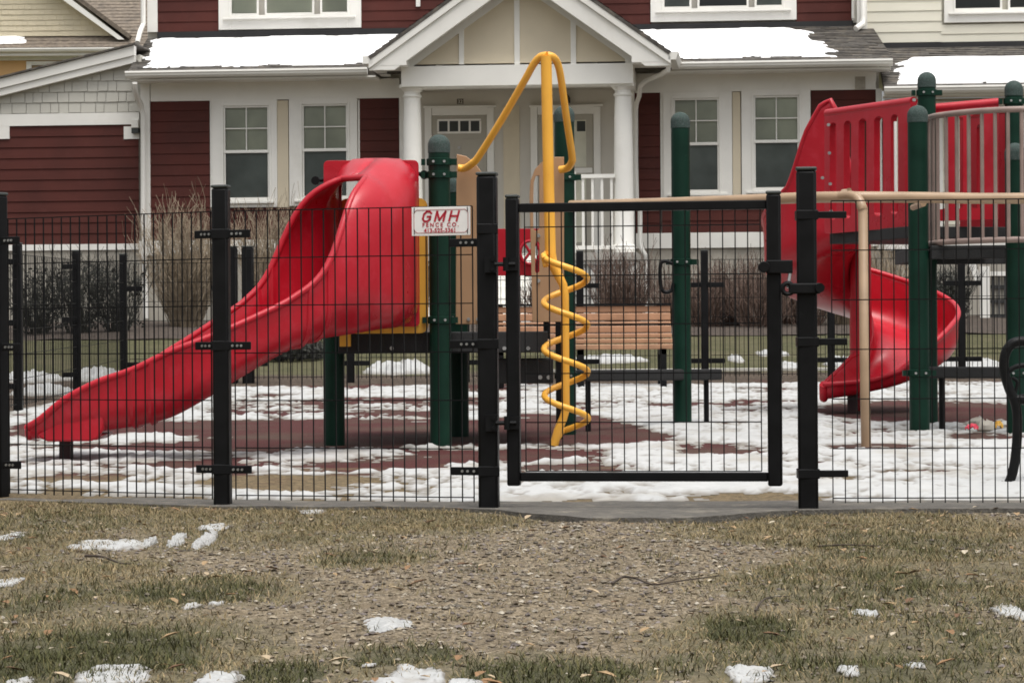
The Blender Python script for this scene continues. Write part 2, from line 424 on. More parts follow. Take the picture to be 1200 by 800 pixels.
# ------------------------------------------------------------------ snow in the playground
CLEAR = [  # bare ellipses: photo x, y, half width, half height, strength
 (420,508,165,14,1.0),(300,500,130,7,.8),(560,507,60,12,1.1),(650,503,80,14,1.0),(250,543,60,5,.55),(230,522,140,5,.7),(430,545,80,6,.6),(560,535,90,7,.75),(640,532,60,6,.7),
 (665,548,50,4,.6),(850,527,50,7,.65),(880,584,80,7,.6),(690,590,60,4,.5),(720,512,60,7,.8),(1100,482,110,10,1.0),(1040,484,60,8,.9),(1200,484,50,9,.8),
 (1020,523,55,3,.7),(1100,528,60,3,.4),(1150,512,40,4,.8),(980,558,60,2.5,.5),(1080,553,50,2.5,.45),(330,480,70,5,.45),(520,470,60,5,.5),(400,470,60,4,.5),(470,485,60,4,.6),(720,475,70,4,.4),
 (100,455,100,14,.8),(60,560,70,5,.35),(150,545,90,3,.3),(330,567,90,8,.75),(200,560,110,6,.5),(450,560,70,5,.4),(130,500,120,8,.5),(40,575,60,6,.5),(820,475,50,3,.4),(90,505,60,6,.35),(560,455,50,3,.4),(905,473,40,4,.5)]
CL = []
for px, py, rx, ry, wt in CLEAR:
    a = ground_at(px, py+ry); b = ground_at(px, py-ry); c = ground_at(px, py)
    CL.append((c.x, (a.y+b.y)/2, rx*c.y/F, abs(b.y-a.y)/2, wt))
def snow_cov(x, y):
    c = .235 - .06*sstep(13.6, 15.5, y)*(1-sstep(.2,1.0,x))
    for cx, cy, rx, ry, wt in CL:
        q = ((x-cx)/rx)**2 + ((y-cy)/ry)**2
        if q < 2.4: c -= wt*(1 - sstep(.4, 2.4, q))*.95
    c += .52*fn(x*1.5, y*1.0, 11, 6) + .44*fn(x*5.5, y*3.0, 17, 6) + .46*fn(x*17, y*8, 19, 4)
    c += .12*sstep(.2, 1.0, x)*(1-sstep(17,19,y))
    front = interp([(-2.6,12.75),(-1.3,12.2),(-.1,11.93),(1.2,11.85),(6,11.8)], x)
    c -= 1.2*(1 - sstep(front, front+.3, y + .12*fn(x*3, y*3, 31)))
    c -= 1.2*sstep(27.6, 28.6, y + .3*fn(x*1.5, y, 37))
    if y > 19: c -= 1.2*(1 - sstep(-4.15, -3.85, x))*sstep(19, 22, y)
    return c
sm = MB(); SX = [-5.2 + .022*i for i in range(528)]; SY = []
yv = 11.7
while yv < 28.8:
    SY.append(yv); yv += .045 if yv < 17 else .075
cov = [[snow_cov(x, y) for x in SX] for y in SY]
idx = {}
def sv_(i, j):
    if (i, j) not in idx:
        x, y, c = SX[i], SY[j], cov[j][i]
        hgt = max(-.02, min(.5, c)) * .034 * (1 + .5*fn(x*2.2, y*2.2, 41)) + (.0055*fn(x*7, y*5, 43) + .03*max(0, fn(x*1.3, y*1.3, 91)-.2) if c > .05 else 0)
        sm.c.append(snowcol((c-.0)/.2 + .25*fn(x*8, y*8, 51), 1.2*(fn(x*2.6, y*2.0, 55, 5)-.14)))
        idx[i, j] = len(sm.v); sm.v.append((x, y, G(y) + .002 + hgt))
    return idx[i, j]
for j in range(len(SY)-1):
    for i in range(len(SX)-1):
        if max(cov[j][i], cov[j][i+1], cov[j+1][i], cov[j+1][i+1]) > 0:
            sm.f.append((sv_(i,j), sv_(i+1,j), sv_(i+1,j+1), sv_(i,j+1)))
tag(sm.build('snow_cover', M_SNOW, smooth=True, recalc=False, auto=0), 'patchy melting snow lying over the playground surface', 'snow', kind='stuff')

def snow_blob(name, label, cx, cy, rx, ry, h, m=None, seed=0, group=None, zbase=None, cat='snow', rough=.45, crisp=3.0):
    """an irregular low mound of snow"""
    mb = MB(); n = 60
    ids = {}; vals = []
    for j in range(n+1):
        for i in range(n+1):
            s_, t_ = (i/n*2-1)*1.5, (j/n*2-1)*1.5
            c = 1 - (s_*s_+t_*t_) + rough*1.3*fn(s_*1.6+seed*7.3, t_*1.6, seed, 5) + .28*fn(s_*5+seed, t_*5, seed, 4)
            vals.append(c)
    def vid(i, j):
        if (i, j) not in ids:
            s_, t_ = (i/n*2-1)*1.5, (j/n*2-1)*1.5; c = vals[j*(n+1)+i]
            x, y = cx + s_*rx, cy + t_*ry
            z = (G(y) + bumps(x, y) if zbase is None else zbase)
            hh = h*max(-.6, min(1.0, c*crisp))*(1 + .5*fn(s_*4, t_*4, seed+3))
            ids[i, j] = len(mb.v); mb.v.append((x, y, z + hh + .003)); mb.c.append(tuple(.92*q for q in snowcol(c/.4 + .1 + .35*fn(x*30, y*30, seed), 1.1*(fn(x*12, y*12, seed+9)-.1))))
        return ids[i, j]
    for j in range(n):
        for i in range(n):
            if max(vals[j*(n+1)+i], vals[j*(n+1)+i+1], vals[(j+1)*(n+1)+i], vals[(j+1)*(n+1)+i+1]) > 0:
                mb.f.append((vid(i,j), vid(i+1,j), vid(i+1,j+1), vid(i,j+1)))
    return single(mb, name, m or M_SNOW, label, cat, (cx, cy, G(cy)), group, smooth=True, recalc=False, auto=0)
FG = [ # px, py, half-w, half-h, label
 (128,635,52,7,'long white snow strip across brown grass at upper left'),
 (240,630,13,8,'grey slab of icy snow leaning beside small ice lumps'),
 (208,631,9,5,'small pale ice lump between the long snow strip and grey slab'),
 (176,633,7,4,'tiny ice chip at the right end of the long snow strip'),
 (10,679,20,7,'snow scrap cut by the left picture edge on green grass'),
 (250,616,22,4,'thin pale snow streak above the grey ice slab'),
 (226,708,13,4,'flat snow scrap left of a smaller one beside dark grass tuft'),
 (255,706,11,4,'small snow scrap right of a flatter one beside dark grass tuft'),
 (134,791,50,17,'large bright snow patch in dark grass at lower left'),
 (256,793,30,13,'broken snow patch with a brown leaf at bottom left of centre'),
 (455,731,30,8,'dirty grey melting snow slick alone on the bare gravel'),
 (478,794,52,17,'large bright snow patch at bottom edge beside centre grass'),
 (545,796,24,9,'thin snow tongue right of the large bottom edge patch'),
 (1186,716,20,11,'bright snow patch at the right picture edge'),
 (1013,712,19,4,'thin pale snow fleck in olive grass at right'),
 (880,786,32,10,'scattered snow crumbs in dark grass below the round tuft'),
 (994,785,13,6,'small snow fleck near bottom right in olive grass'),
 (1072,779,13,5,'small snow fleck farthest right along the bottom'),
 (366,600,17,3,'thin snow fleck touching the asphalt strip edge'),
 (10,624,16,5,'small snow scrap at left edge near the asphalt strip'),
 (432,778,10,4,'tiny snow crumb just above the large bottom patch'),
 (22,797,18,6,'snow scrap in the bottom left corner'),
]
for i, (px, py, rx, ry, lab) in enumerate(FG):
    c = ground_at(px, py); a = ground_at(px, py+ry); b = ground_at(px, py-ry)
    snow_blob('snow_patch', lab, c.x, c.y, rx*.85*c.y/F, abs(b.y-a.y)/2*.85, (.012 if i in (1,2,3) else .003) if ry < 9 else .0045, M_ICE if i in (1,2,3,10) else M_PATCH, seed=i+1, group='snow patches on the front lawn')
BGS = [(35,430,46,12,29.9,.08,'white snow pile outside the side fence at far left'),(112,428,40,13,30.2,.10,'taller white snow pile beside the back fence corner'),
       (470,428,48,10,31.2,.10,'white snow pile behind the deck on the far lawn'),(862,421,10,3,33,.04,'small snow fleck on the far lawn behind the gate'),
       (925,433,26,3,31.6,.04,'thin snow streak on far lawn behind the gate latch'),(715,420,45,4,33,.06,'snow streak on the far lawn under the wooden bench'),
       (1140,428,50,10,31,.10,'snow pile behind the spiral slide by the white steps'),(905,419,20,2.5,34,.04,'faint snow streak higher up the far lawn'), (985,432,22,6,32,.07,'snow scrap on far lawn left of spiral slide exit'),
       (55,452,50,5,26.5,.07,'low snow ridge on dark mulch outside the side fence')]
for i, (px, py, rx, ry, d, h, lab) in enumerate(BGS):
    x = (px-600)*d/F
    snow_blob('snow_pile', lab, x, d, rx*d/F*.9, .6, h, crisp=1.1, seed=40+i, group='snow left on the far lawn')

# ------------------------------------------------------------------ buildings
class Frame:
    def __init__(s, d, yaw): s.d = d; s.yaw = yaw; s.c = math.cos(yaw); s.s = math.sin(yaw)
    def hp(s, px, py, off=0.0):
        u, v = unroll(px, py); ux = u/F
        t = (s.d*s.c - off)/(ux*s.s + s.c)
        wx, wy = t*ux, t
        lx = wx*s.c + (wy - s.d)*(-s.s)
        return lx, EYE + t*v/F
    def rect(s, x0, y0, x1, y1, off):
        ym, xm = (y0+y1)/2, (x0+x1)/2
        return s.hp(x0, ym, off)[0], s.hp(x1, ym, off)[0], s.hp(xm, y1, off)[1], s.hp(xm, y0, off)[1]
    def box(s, mb, x0, y0, x1, y1, offb, offf):
        a, b, c, d = s.rect(x0, y0, x1, y1, offf)
        mb.box(a, b, -offf, -offb, c, d)
    def root(s, name, label, cat): return thing(name, label, cat, (0, s.d, 0), rotz=-s.yaw, local=True)
def siding(mb, x0, x1, z0, z1, off, ex=.178, proud=.016):
    k = max(1, round((z1-z0)/ex)); ex = (z1-z0)/k
    for i in range(k):
        za, zb = z0+i*ex, z0+(i+1)*ex
        mb.add([(x0,-off-proud,za),(x1,-off-proud,za),(x1,-off-.002,zb),(x0,-off-.002,zb),(x0,-off+.01,za),(x1,-off+.01,za)], [(0,1,2,3),(4,5,1,0)])
def shingles(mb, x0, x1, z0, z1, off, ex, clip=None):
    k = int((z1-z0)/ex)+1
    for i in range(k):
        za = z0+i*ex; x = x0 - R.random()*.2
        while x < x1:
            wd = R.uniform(.13, .27); xa, xb = max(x0, x), min(x1, x+wd-.008); zb = za+ex
            ok = xb > xa+.02
            if ok and clip:
                lim = min(clip(xa), clip(xb)); zb = min(zb, lim); ok = zb > za+.02
            if ok:
                p = .016 + R.random()*.005; dz = R.uniform(-.004, .004)
                mb.add([(xa,-off-p,za+dz),(xb,-off-p,za+dz),(xb,-off-.002,zb),(xa,-off-.002,zb),(xa,-off+.01,za+dz),(xb,-off+.01,za+dz)], [(0,1,2,3),(4,5,1,0),(0,3,4),(1,5,2)])
            x += wd
def shingle_roof(mb, xa0, xa1, xb0, xb1, ya, za, yb, zb, ex=.14, lip=.012, thick=.12):
    """roof slope from eave line (xa0..xa1, ya, za) up to the top line (xb0..xb1, yb, zb), laid in stepped courses of tabs"""
    L_ = math.hypot(yb-ya, zb-za); k = max(2, round(L_/ex)); nz_, ny_ = (yb-ya)/L_, -(zb-za)/L_
    for i in range(k):
        t0, t1 = i/k, (i+1)/k
        x0a, x1a = lerp(xa0, xb0, t0), lerp(xa1, xb1, t0); x0b, x1b = lerp(xa0, xb0, t1), lerp(xa1, xb1, t1)
        m_ = max(1, int(abs(x1a-x0a)/.3)); prev = 0; off = R.random()
        cuts = [0] + sorted(min(1, max(0, (q+off*.8)/m_)) for q in range(m_)) + [1]
        for u0, u1 in zip(cuts, cuts[1:]):
            if u1-u0 < 1e-4: continue
            l = lip*R.uniform(.6, 1.5)
            A = (lerp(x0a,x1a,u0), lerp(ya,yb,t0), lerp(za,zb,t0)); B = (lerp(x0a,x1a,u1), A[1], A[2])
            C = (lerp(x0b,x1b,u1), lerp(ya,yb,t1), lerp(za,zb,t1)); D = (lerp(x0b,x1b,u0), C[1], C[2])
            A2 = (A[0], A[1]+ny_*l, A[2]+nz_*l); B2 = (B[0], B[1]+ny_*l, B[2]+nz_*l)
            mb.add([A2,B2,C,D,A,B], [(0,1,2,3),(4,5,1,0),(0,3,4),(1,5,2)])
    t = thick
    vs = [(xa0,ya,za),(xa1,ya,za),(xb1,yb,zb),(xb0,yb,zb)]; vs += [(x,y-ny_*t,z-nz_*t) for x,y,z in vs]
    mb.add(vs, [(7,6,5,4),(0,4,5,1),(1,5,6,2),(3,2,6,7),(0,3,7,4)])
def window(fr, root, gx0, gy0, gx1, gy1, off, cas=(9,9,9,9), kind='double', blind=None, lower=None, panes=None, sill=True):
    """glass rectangle in photo pixels on the facade; window > sash, pane, blind"""
    x0, x1, z0, z1 = fr.rect(gx0, gy0, gx1, gy1, off+.02)
    pxm = (x1-x0)/(gx1-gx0)
    l, t, r, bt = [c*pxm for c in cas]
    mb = MB()
    o1 = off+.045; o0 = off-.01
    mb.box(x0-l, x0, -o1, -o0, z0-bt, z1+t); mb.box(x1, x1+r, -o1, -o0, z0-bt, z1+t)
    mb.box(x0, x1, -o1, -o0, z1, z1+t); mb.box(x0, x1, -o1, -o0, z0-bt, z0)
    # inner stepped frame
    e = .03
    for a in ((x0-e, x0+.004, z0-e, z1+e), (x1-.004, x1+e, z0-e, z1+e)): mb.box(a[0], a[1], -o1-.014, -o1+.002, a[2], a[3])
    mb.box(x0+.004, x1-.004, -o1-.014, -o1+.002, z1-.004, z1+e); mb.box(x0+.004, x1-.004, -o1-.014, -o1+.002, z0-e, z0+.004)
    if sill: mb.box(x0-l*.6, x1+r*.6, -o1-.05, -o1+.004, z0-e-.035, z0-e-.002)
    wn = mb.build('window', M_WHITE, root, bevel=.004)
    sash = MB(); zm = lerp(z0, z1, .515); w_ = .028
    def ring(a, b, c, d, o, w_=w_):
        sash.box(a, a+w_, -o-.02, -o, c, d); sash.box(b-w_, b, -o-.02, -o, c, d)
        sash.box(a+w_, b-w_, -o-.02, -o, c, c+w_*1.1); sash.box(a+w_, b-w_, -o-.02, -o, d-w_, d)
    pane = MB(); bl = MB(); lo = MB()
    if kind == 'double':
        ring(x0+.005, x1-.005, zm-.028, z1-.005, off+.016); ring(x0+.005, x1-.005, z0+.005, zm+.02, off+.002)
        xm = (x0+x1)/2; zq = (zm+z1)/2
        sash.box(xm-.009, xm+.009, -off-.030, -off-.022, zm, z1-.02); sash.box(x0+.03, x1-.03, -off-.029, -off-.0215, zq-.009, zq+.009)
        pane.add([(x0,-off-.02,zm),(x1,-off-.02,zm),(x1,-off-.02,z1),(x0,-off-.02,z1)], [(0,1,2,3)])
        pane.add([(x0,-off-.008,z0),(x1,-off-.008,z0),(x1,-off-.008,zm),(x0,-off-.008,zm)], [(0,1,2,3)])
        bl.box(x0, x1, -off+.03, -off+.035, zm-.03, z1); lo.box(x0, x1, -off+.05, -off+.055, z0, zm-.03)
        if blind: bl.build('blind', blind, wn)
        if lower: lo.build('curtain', lower, wn)
    else:
        cuts = panes
        for i, (a, b, bm_) in enumerate(cuts):
            xa, xb = fr.hp(a, (gy0+gy1)/2, off+.02)[0], fr.hp(b, (gy0+gy1)/2, off+.02)[0]
            ring(xa-.03, xb+.03, z0+.002, z1, off+.012, .035)
            pane.add([(xa,-off-.016,z0),(xb,-off-.016,z0),(xb,-off-.016,z1),(xa,-off-.016,z1)], [(0,1,2,3)])
            q = MB(); q.box(xa, xb, -off+.03, -off+.035, z0, z1); q.build('blind', bm_, wn)
    sash.build('sash', M_WHITE, wn); pane.build('pane', M_GLASS, wn, recalc=False)
    return wn
def gutter(mb, x0, x1, z, y):
    """ogee gutter hung at an eave, front face at y"""
    prof = [(0,0),(-.11,0),(-.115,-.03),(-.10,-.05),(-.095,-.075),(-.06,-.11),(0,-.115)]
    k = len(prof)
    vs = [(x, y+a, z+b) for x in (x0, x1) for a, b in prof]
    mb.add(vs, [tuple(range(k)), tuple(range(2*k-1, k-1, -1))] + [(i, (i+1)%k, k+(i+1)%k, k+i) for i in range(k)])

HF = Frame(46.0, math.radians(5.3))
H = HF.root('townhouse', 'dark red clapboard townhouse with white trim and gabled front porch', 'house')
hp = HF.hp
UP = -2.4    # upper wall plane, set back behind the lower roof
# body volumes behind the facings
body = MB()
xl, xr = hp(165,200)[0], hp(1031,200)[0]
zf = hp(600,395)[1]
def B(mb, *a): HF.box(mb, *a)
zwt = hp(700,284)[1]; zwb = hp(700,296)[1]; zfr = hp(700, 88)[1]
# main lower wall with openings for doors only behind: one solid slab set 8 cm behind the facing
body.box(xl, xr, .065, 9, .4, 5.2)
xul, xur = hp(172,20,UP)[0], hp(1004,20,UP)[0]
zuw = hp(300,40,UP)[1]
body.box(xul, xur, -UP+.06, 11, 5.2, 9.6)
body.build('wall', M_PORCHW, H)
def SID(x0, y0, x1, y1, off=0):
    sd = MB(); a,b,c,d = HF.rect(x0,y0,x1,y1,off); siding(sd, a,b,c,d, off); sd.build('siding', M_SIDE, H)
def TB(name, m, *a):
    q = MB(); HF.box(q, *a); q.build(name, m, H, bevel=.005)
SID(176,117,246,281); SID(422,114,468,279); SID(248,243,421,280)
SID(744,108,774,274); SID(776,244,950,272); SID(951,104,1027,271)
SID(184,-110,256,38,UP); SID(421,-110,560,36,UP); SID(660,-110,763,30,UP); SID(932,-110,998,27,UP); SID(256,-110,421,-90,UP); SID(763,-110,932,-90,UP)
for a_ in ((165,96,176,300,-.05,.035),(468.2,100,480,296,-.05,.03),(733,100,744,296,-.05,.03),(1027,104,1034,292,-.05,.035),(172,-110,184,38,UP-.05,UP+.035),(998,-110,1004,27,UP-.05,UP+.03),(487,-110,492,8,UP-.05,UP+.05)): TB('corner_board', M_WHITE, *a_)
for a_ in ((176.2,94,468,117,-.05,.022),(744.2,84,1026.8,107,-.05,.022)): TB('frieze', M_WHITE, *a_)
for a_ in ((163,281,470,298,-.05,.045),(744,272,1033,290,-.05,.045)): TB('water_table', M_WHITE, *a_)
for a_ in ((246.2,117.3,249,243,-.05,.02),(419.6,117.3,421.8,243,-.05,.02),(774,107.3,777,244,-.05,.02)): TB('casing', M_WHITE, *a_)
for a_ in ((325,118,338,243,-.05,.024),(858.5,108,868,244,-.05,.024)): TB('mullion_panel', M_CREAM, *a_)
for a_ in ((163,298.3,740,440,-.06,.0),(740.2,290.3,1033,440,-.06,.0)): TB('foundation', M_FOUND, *a_)
window(HF, H, 262,124,316,234,0,(13,7,9,9),blind=M_BLIND,lower=M_CURT)
window(HF, H, 354,122,408,232,0,(15,7,11,9),blind=M_BLIND,lower=M_CURT)
window(HF, H, 789,115,843,225,0,(12,7,15,17),blind=M_BLIND,lower=M_CURT)
window(HF, H, 883,112,937,222,0,(14,7,13,20),blind=M_BLIND,lower=M_CURT)
window(HF, H, 270,-86,407,18,UP,(14,8,16,16),kind='tri',panes=[(271,301,M_BLINDL),(312,366,M_BLINDL),(377,407,M_BLIND)])
window(HF, H, 777,-94,917,10,UP,(15,8,16,15),kind='tri',panes=[(778,808,M_CURT),(819,875,M_DARK),(886,916,M_CURT)])
# lower roofs
EO = .55
rf = MB()
zeL = hp(300,81,EO)[1]; ztL = hp(300,43,UP)[1]
shingle_roof(rf, hp(150,80,EO)[0], hp(505,80,EO)[0], hp(173,40,UP)[0], hp(505,40,UP)[0], -EO, zeL, -UP, ztL)
rL = rf.build('roof', M_ROOF, H)
rf = MB()
zeR = hp(900,71,EO)[1]; ztR = hp(900,32,UP)[1]
shingle_roof(rf, hp(700,73,EO)[0], hp(1046,71,EO)[0], hp(700,32,UP)[0], hp(1021,30,UP)[0], -EO, zeR, -UP, ztR)
rR = rf.build('roof', M_ROOF, H)
fl = MB(); B(fl,184.3,35,520,45,UP-.02,UP+.05); fl.build('flashing', M_FLASH, H)
fl = MB(); B(fl,690,27,1000,36,UP-.02,UP+.05); fl.build('flashing', M_FLASH, H)
# soffits and gutters
sf = MB(); sf.box(hp(152,88,EO)[0], hp(440,88,EO)[0], -EO+.02, .03, zeL-.16, zeL-.13); sf.build('soffit', M_WHITE, H)
sf = MB(); sf.box(hp(775,80,EO)[0], hp(1044,80,EO)[0], -EO+.02, .03, zeR-.16, zeR-.13); sf.build('soffit', M_WHITE, H)
g_ = MB(); gutter(g_, hp(148,85,EO)[0], hp(431,85,EO)[0], zeL-.01, -EO); g_.build('gutter', M_WHITE, H)
g_ = MB(); gutter(g_, hp(787,75,EO)[0], hp(1046,75,EO)[0], zeR-.01, -EO); g_.build('gutter', M_WHITE, H)
def downspout(pts, w_=.075):
    d_ = MB(); q = []
    for px, py, off in pts:
        x, z = hp(px, py, off); q.append((x, -off, z))
    d_.tube(q, w_*.62, 8, twist0=PI/8)
    return d_.build('downspout', M_WHITE, H, smooth=True)
downspout([(158,97,.6),(158,104,.55),(160,112,.42),(165,123,.2),(168,135,.12),(168,250,.12),(171,373,.12)])
downspout([(167,-110,UP+.1),(168,28,UP+.1),(164,38,UP+.3),(161,50,UP+.5)], .07)
downspout([(1000,-110,UP+.12),(1000,22,UP+.12)], .05)
# porch gable
GO = 2.15
ax, az = hp(609,-62,GO)
gxl, gzl = hp(432,66,GO); gxr, gzr = hp(786,62,GO)
gzl = gzr = (gzl+gzr)/2
for sx, gx in ((-1, gxl), (1, gxr)):
    rf = MB()
    # slope runs across x; build in stepped courses by hand
    L_ = math.hypot(ax-gx, az-gzl); k = 22; nxv, nzv = (az-gzl)/L_*sx, abs(ax-gx)/L_
    for i in range(k):
        t0, t1 = i/k, (i+1)/k; l = .014
        p0 = (lerp(gx,ax,t0)+nxv*l, lerp(gzl,az,t0)+nzv*l); p1 = (lerp(gx,ax,t1), lerp(gzl,az,t1)); pb = (lerp(gx,ax,t0), lerp(gzl,az,t0))
        rf.add([(p0[0],-GO-.03,p0[1]),(p0[0],-UP,p0[1]),(p1[0],-UP,p1[1]),(p1[0],-GO-.03,p1[1]),(pb[0],-GO-.03,pb[1]),(pb[0],-UP,pb[1])], [(0,1,2,3),(4,5,1,0)])
    t = .05
    vs = [(gx,-GO-.03,gzl),(gx,-UP,gzl),(ax,-UP,az),(ax,-GO-.03,az)]; vs += [(x-nxv*t,y,z-nzv*t) for x,y,z in vs]
    rf.add(vs, [(7,6,5,4),(0,4,5,1),(1,5,6,2),(3,2,6,7),(0,3,7,4)])
    rf.build('porch_roof', M_ROOF, H)
    rk = MB()   # rake board with crown moulding
    def rake(d0, d1, yf, yb):
        zb_ = gzl - .21; sl_ = (az-gzl)/(ax-gx)
        xk = gx + (zb_ - (gzl - d1/nzv))/sl_ if gzl - d1/nzv < zb_ else gx
        zl_ = max(zb_, gzl - d1/nzv)
        pts = [(gx, gzl-d0/nzv),(ax, az-d0/nzv),(ax, az-d1/nzv),(xk, zl_)] + ([(gx, zl_)] if abs(xk-gx) > .01 else [])
        rk.prism([(x,yf,z) for x,z in pts], (0,yb-yf,0))
    rake(.052, .15, -GO-.02, -GO+.12); rake(.152, .40, -GO+.015, -GO+.10)
    # sloped soffit
    rk.add([(gx-nxv*.06,-GO+.1,gzl-nzv*.06),(ax,-GO+.1,az-.06/nzv),(ax,-.1,az-.06/nzv),(gx-nxv*.06,-.1,gzl-nzv*.06)], [(0,1,2,3)])
    rk.build('rake_board', M_WHITE, H, bevel=.004)
for (a, b, yt, yb2) in ((437,476,49,77),(740,784,46,73)):
    rt = MB(); x0, x1, z0, z1 = HF.rect(a, yt, b, yb2, GO)
    if a < 600: poly = [(x0,z0),(x1,z0),(x1,z1+.1),(x0+.02,z0+.2)]
    else: poly = [(x0,z0),(x1,z0),(x1-.02,z0+.2),(x0,z1+.1)]
    rt.prism([(x,-GO+.012,z) for x,z in poly], (0,.9,0)); rt.build('eave_return', M_WHITE, H, bevel=.005)
g_ = MB()
x0,x1,z0,z1 = HF.rect(425,66,437,75,GO); g_.box(x0,x1,-GO-.02,1.8,z0,z1)
g_.build('gutter', M_WHITE, H)
g_ = MB(); x0,x1,z0,z1 = HF.rect(783,61,795,70,GO); g_.prism([(x0,-GO-.02,z0),(x1-.04,-GO-.02,z0),(x1,-GO-.02,z1),(x0,-GO-.02,z1)],(0,2.5,0)); g_.build('gutter', M_WHITE, H)
TO = 1.72
ty = MB(); bx0, bz0 = hp(478,76,TO); bx1 = hp(737,76,TO)[0]
slope = (az-gzl)/(ax-gxl)
ty.prism([(bx0,-TO,bz0),(bx1,-TO,bz0),(bx1,-TO,gzl+(gxr-bx1)*slope-.2),(ax,-TO,az-.2),(bx0,-TO,gzl+(bx0-gxl)*slope-.2)], (0,.1,0))
ty.build('gable_panel', M_CREAM, H)
for a, b in ((474,481.5),(537.5,543.5),(602.5,609),(668.5,675),(732.5,740)):
    TB('batten', M_WHITE, a, 0 if 520<a<690 else 45, b, 75.8, TO, TO+.03)
for sx, gx in ((-1, gxl), (1, gxr)):
    nxv, nzv = (az-gzl)/math.hypot(ax-gx, az-gzl)*sx, abs(ax-gx)/math.hypot(ax-gx, az-gzl)
    q = lambda d_, t: (lerp(gx,ax,t)-nxv*d_, lerp(gzl,az,t)-nzv*d_)
    pts = [q(.3,.1), q(.3,1), q(.47,1), q(.47,.15)]
    bt = MB(); bt.prism([(x,-TO-.036,z) for x,z in pts], (0,.03,0)); bt.build('batten', M_WHITE, H)
bm_ = MB(); B(bm_,470,76,742,100,1.35,1.85); bm_.build('porch_beam', M_WHITE, H, bevel=.006)
for q_ in ((471,78,484,100),(728,77,741,99)):
    bm_ = MB(); x0,x1,z0,z1 = HF.rect(*q_,1.34); bm_.box(x0,x1,-1.34,-.04,z0,z1); bm_.build('porch_beam', M_WHITE, H)
pc = MB(); x0,x1,z0,z1 = HF.rect(484.5,92,727,98,1.3); pc.box(x0,x1,-1.34,-.04,z0+.02,z0+.06); pc.build('porch_ceiling', M_PORCHW, H)
zpf = hp(600,297,1.8)[1]
for cx_ in (483, 730):
    x, zt = hp(cx_, 100 if cx_<600 else 98, 1.62)
    hgt = zt-zpf
    r0 = .155
    cm = MB()
    cm.lathe((x,-1.62,zpf), [(.19,0),(.19,.06),(.175,.075),(.18,.11),(r0,.14),(r0,hgt*.33),(r0*.9,hgt*.8),(r0*.84,hgt-.2),(r0*.97,hgt-.19),(r0*.97,hgt-.165),(r0*.84,hgt-.155),(r0*.84,hgt-.11),(r0*1.1,hgt-.07),(r0*1.12,hgt-.055)], 24)
    cm.box(x-.185,x+.185,-1.62-.185,-1.62+.185,hgt+zpf-.054,hgt+zpf-.002)
    cm.build('porch_column', M_WHITE, H, smooth=True)
pf = MB(); x0 = hp(468,297,1.9)[0]; x1 = hp(746,297,1.9)[0]
pf.box(x0, x1, -1.9, -.045, zpf-.12, zpf); pf.build('porch_floor', M_CONC, H)
xs0, xs1 = hp(515,330,1.85)[0], hp(668,330,1.85)[0]
for q_ in ((x0+.03, xs0),(xs1, x1-.03)):
    ps = MB(); ps.box(q_[0], q_[1], -1.84, -.03, .6, zpf-.122); ps.build('porch_skirt', M_WHITE, H)
M_LAT = mat('lattice_dark', (.13,.125,.115), .8)
for xa, xb in ((x0+.03, xs0), (xs1, x1-.03)):
    lt = MB(); xx = xa+.05
    while xx < xb-.04: lt.box(xx, xx+.03, -1.862, -1.8425, .6, zpf-.2); xx += .12
    zz = .75
    while zz < zpf-.2: lt.box(xa, xb, -1.875, -1.8635, zz, zz+.025); zz += .16
    lt.build('lattice', M_LAT, H)
stp = MB(); ns = 7
for i in range(ns):
    zt = zpf - .02 - (i)*(zpf-.95)/ns
    stp.box(xs0+.01, xs1-.01, -1.92-.28*(i+1), -1.91-.28*i+ (0), .6, zt-.03)
stp.build('porch_steps', M_WHITE, H, bevel=.006)
rl = MB()
ra, rb = hp(672,205,1.7)[0], hp(721,205,1.7)[0]
zt = hp(700,205,1.7)[1]; zb = hp(700,290,1.7)[1]
rl.box(ra,rb,-1.74,-1.66,zt-.05,zt+.01); rl.box(ra,rb,-1.73,-1.67,zb-.03,zb+.03); rl.box(ra-.05,ra+.035,-1.75,-1.66,zpf,zt+.06)
k = 4
for i in range(1,k+1):
    xx = lerp(ra, rb, (i)/(k+.4)); rl.box(xx-.02,xx+.02,-1.72,-1.68,zb+.03,zt-.05)
rl.build('porch_railing', M_WHITE, H)
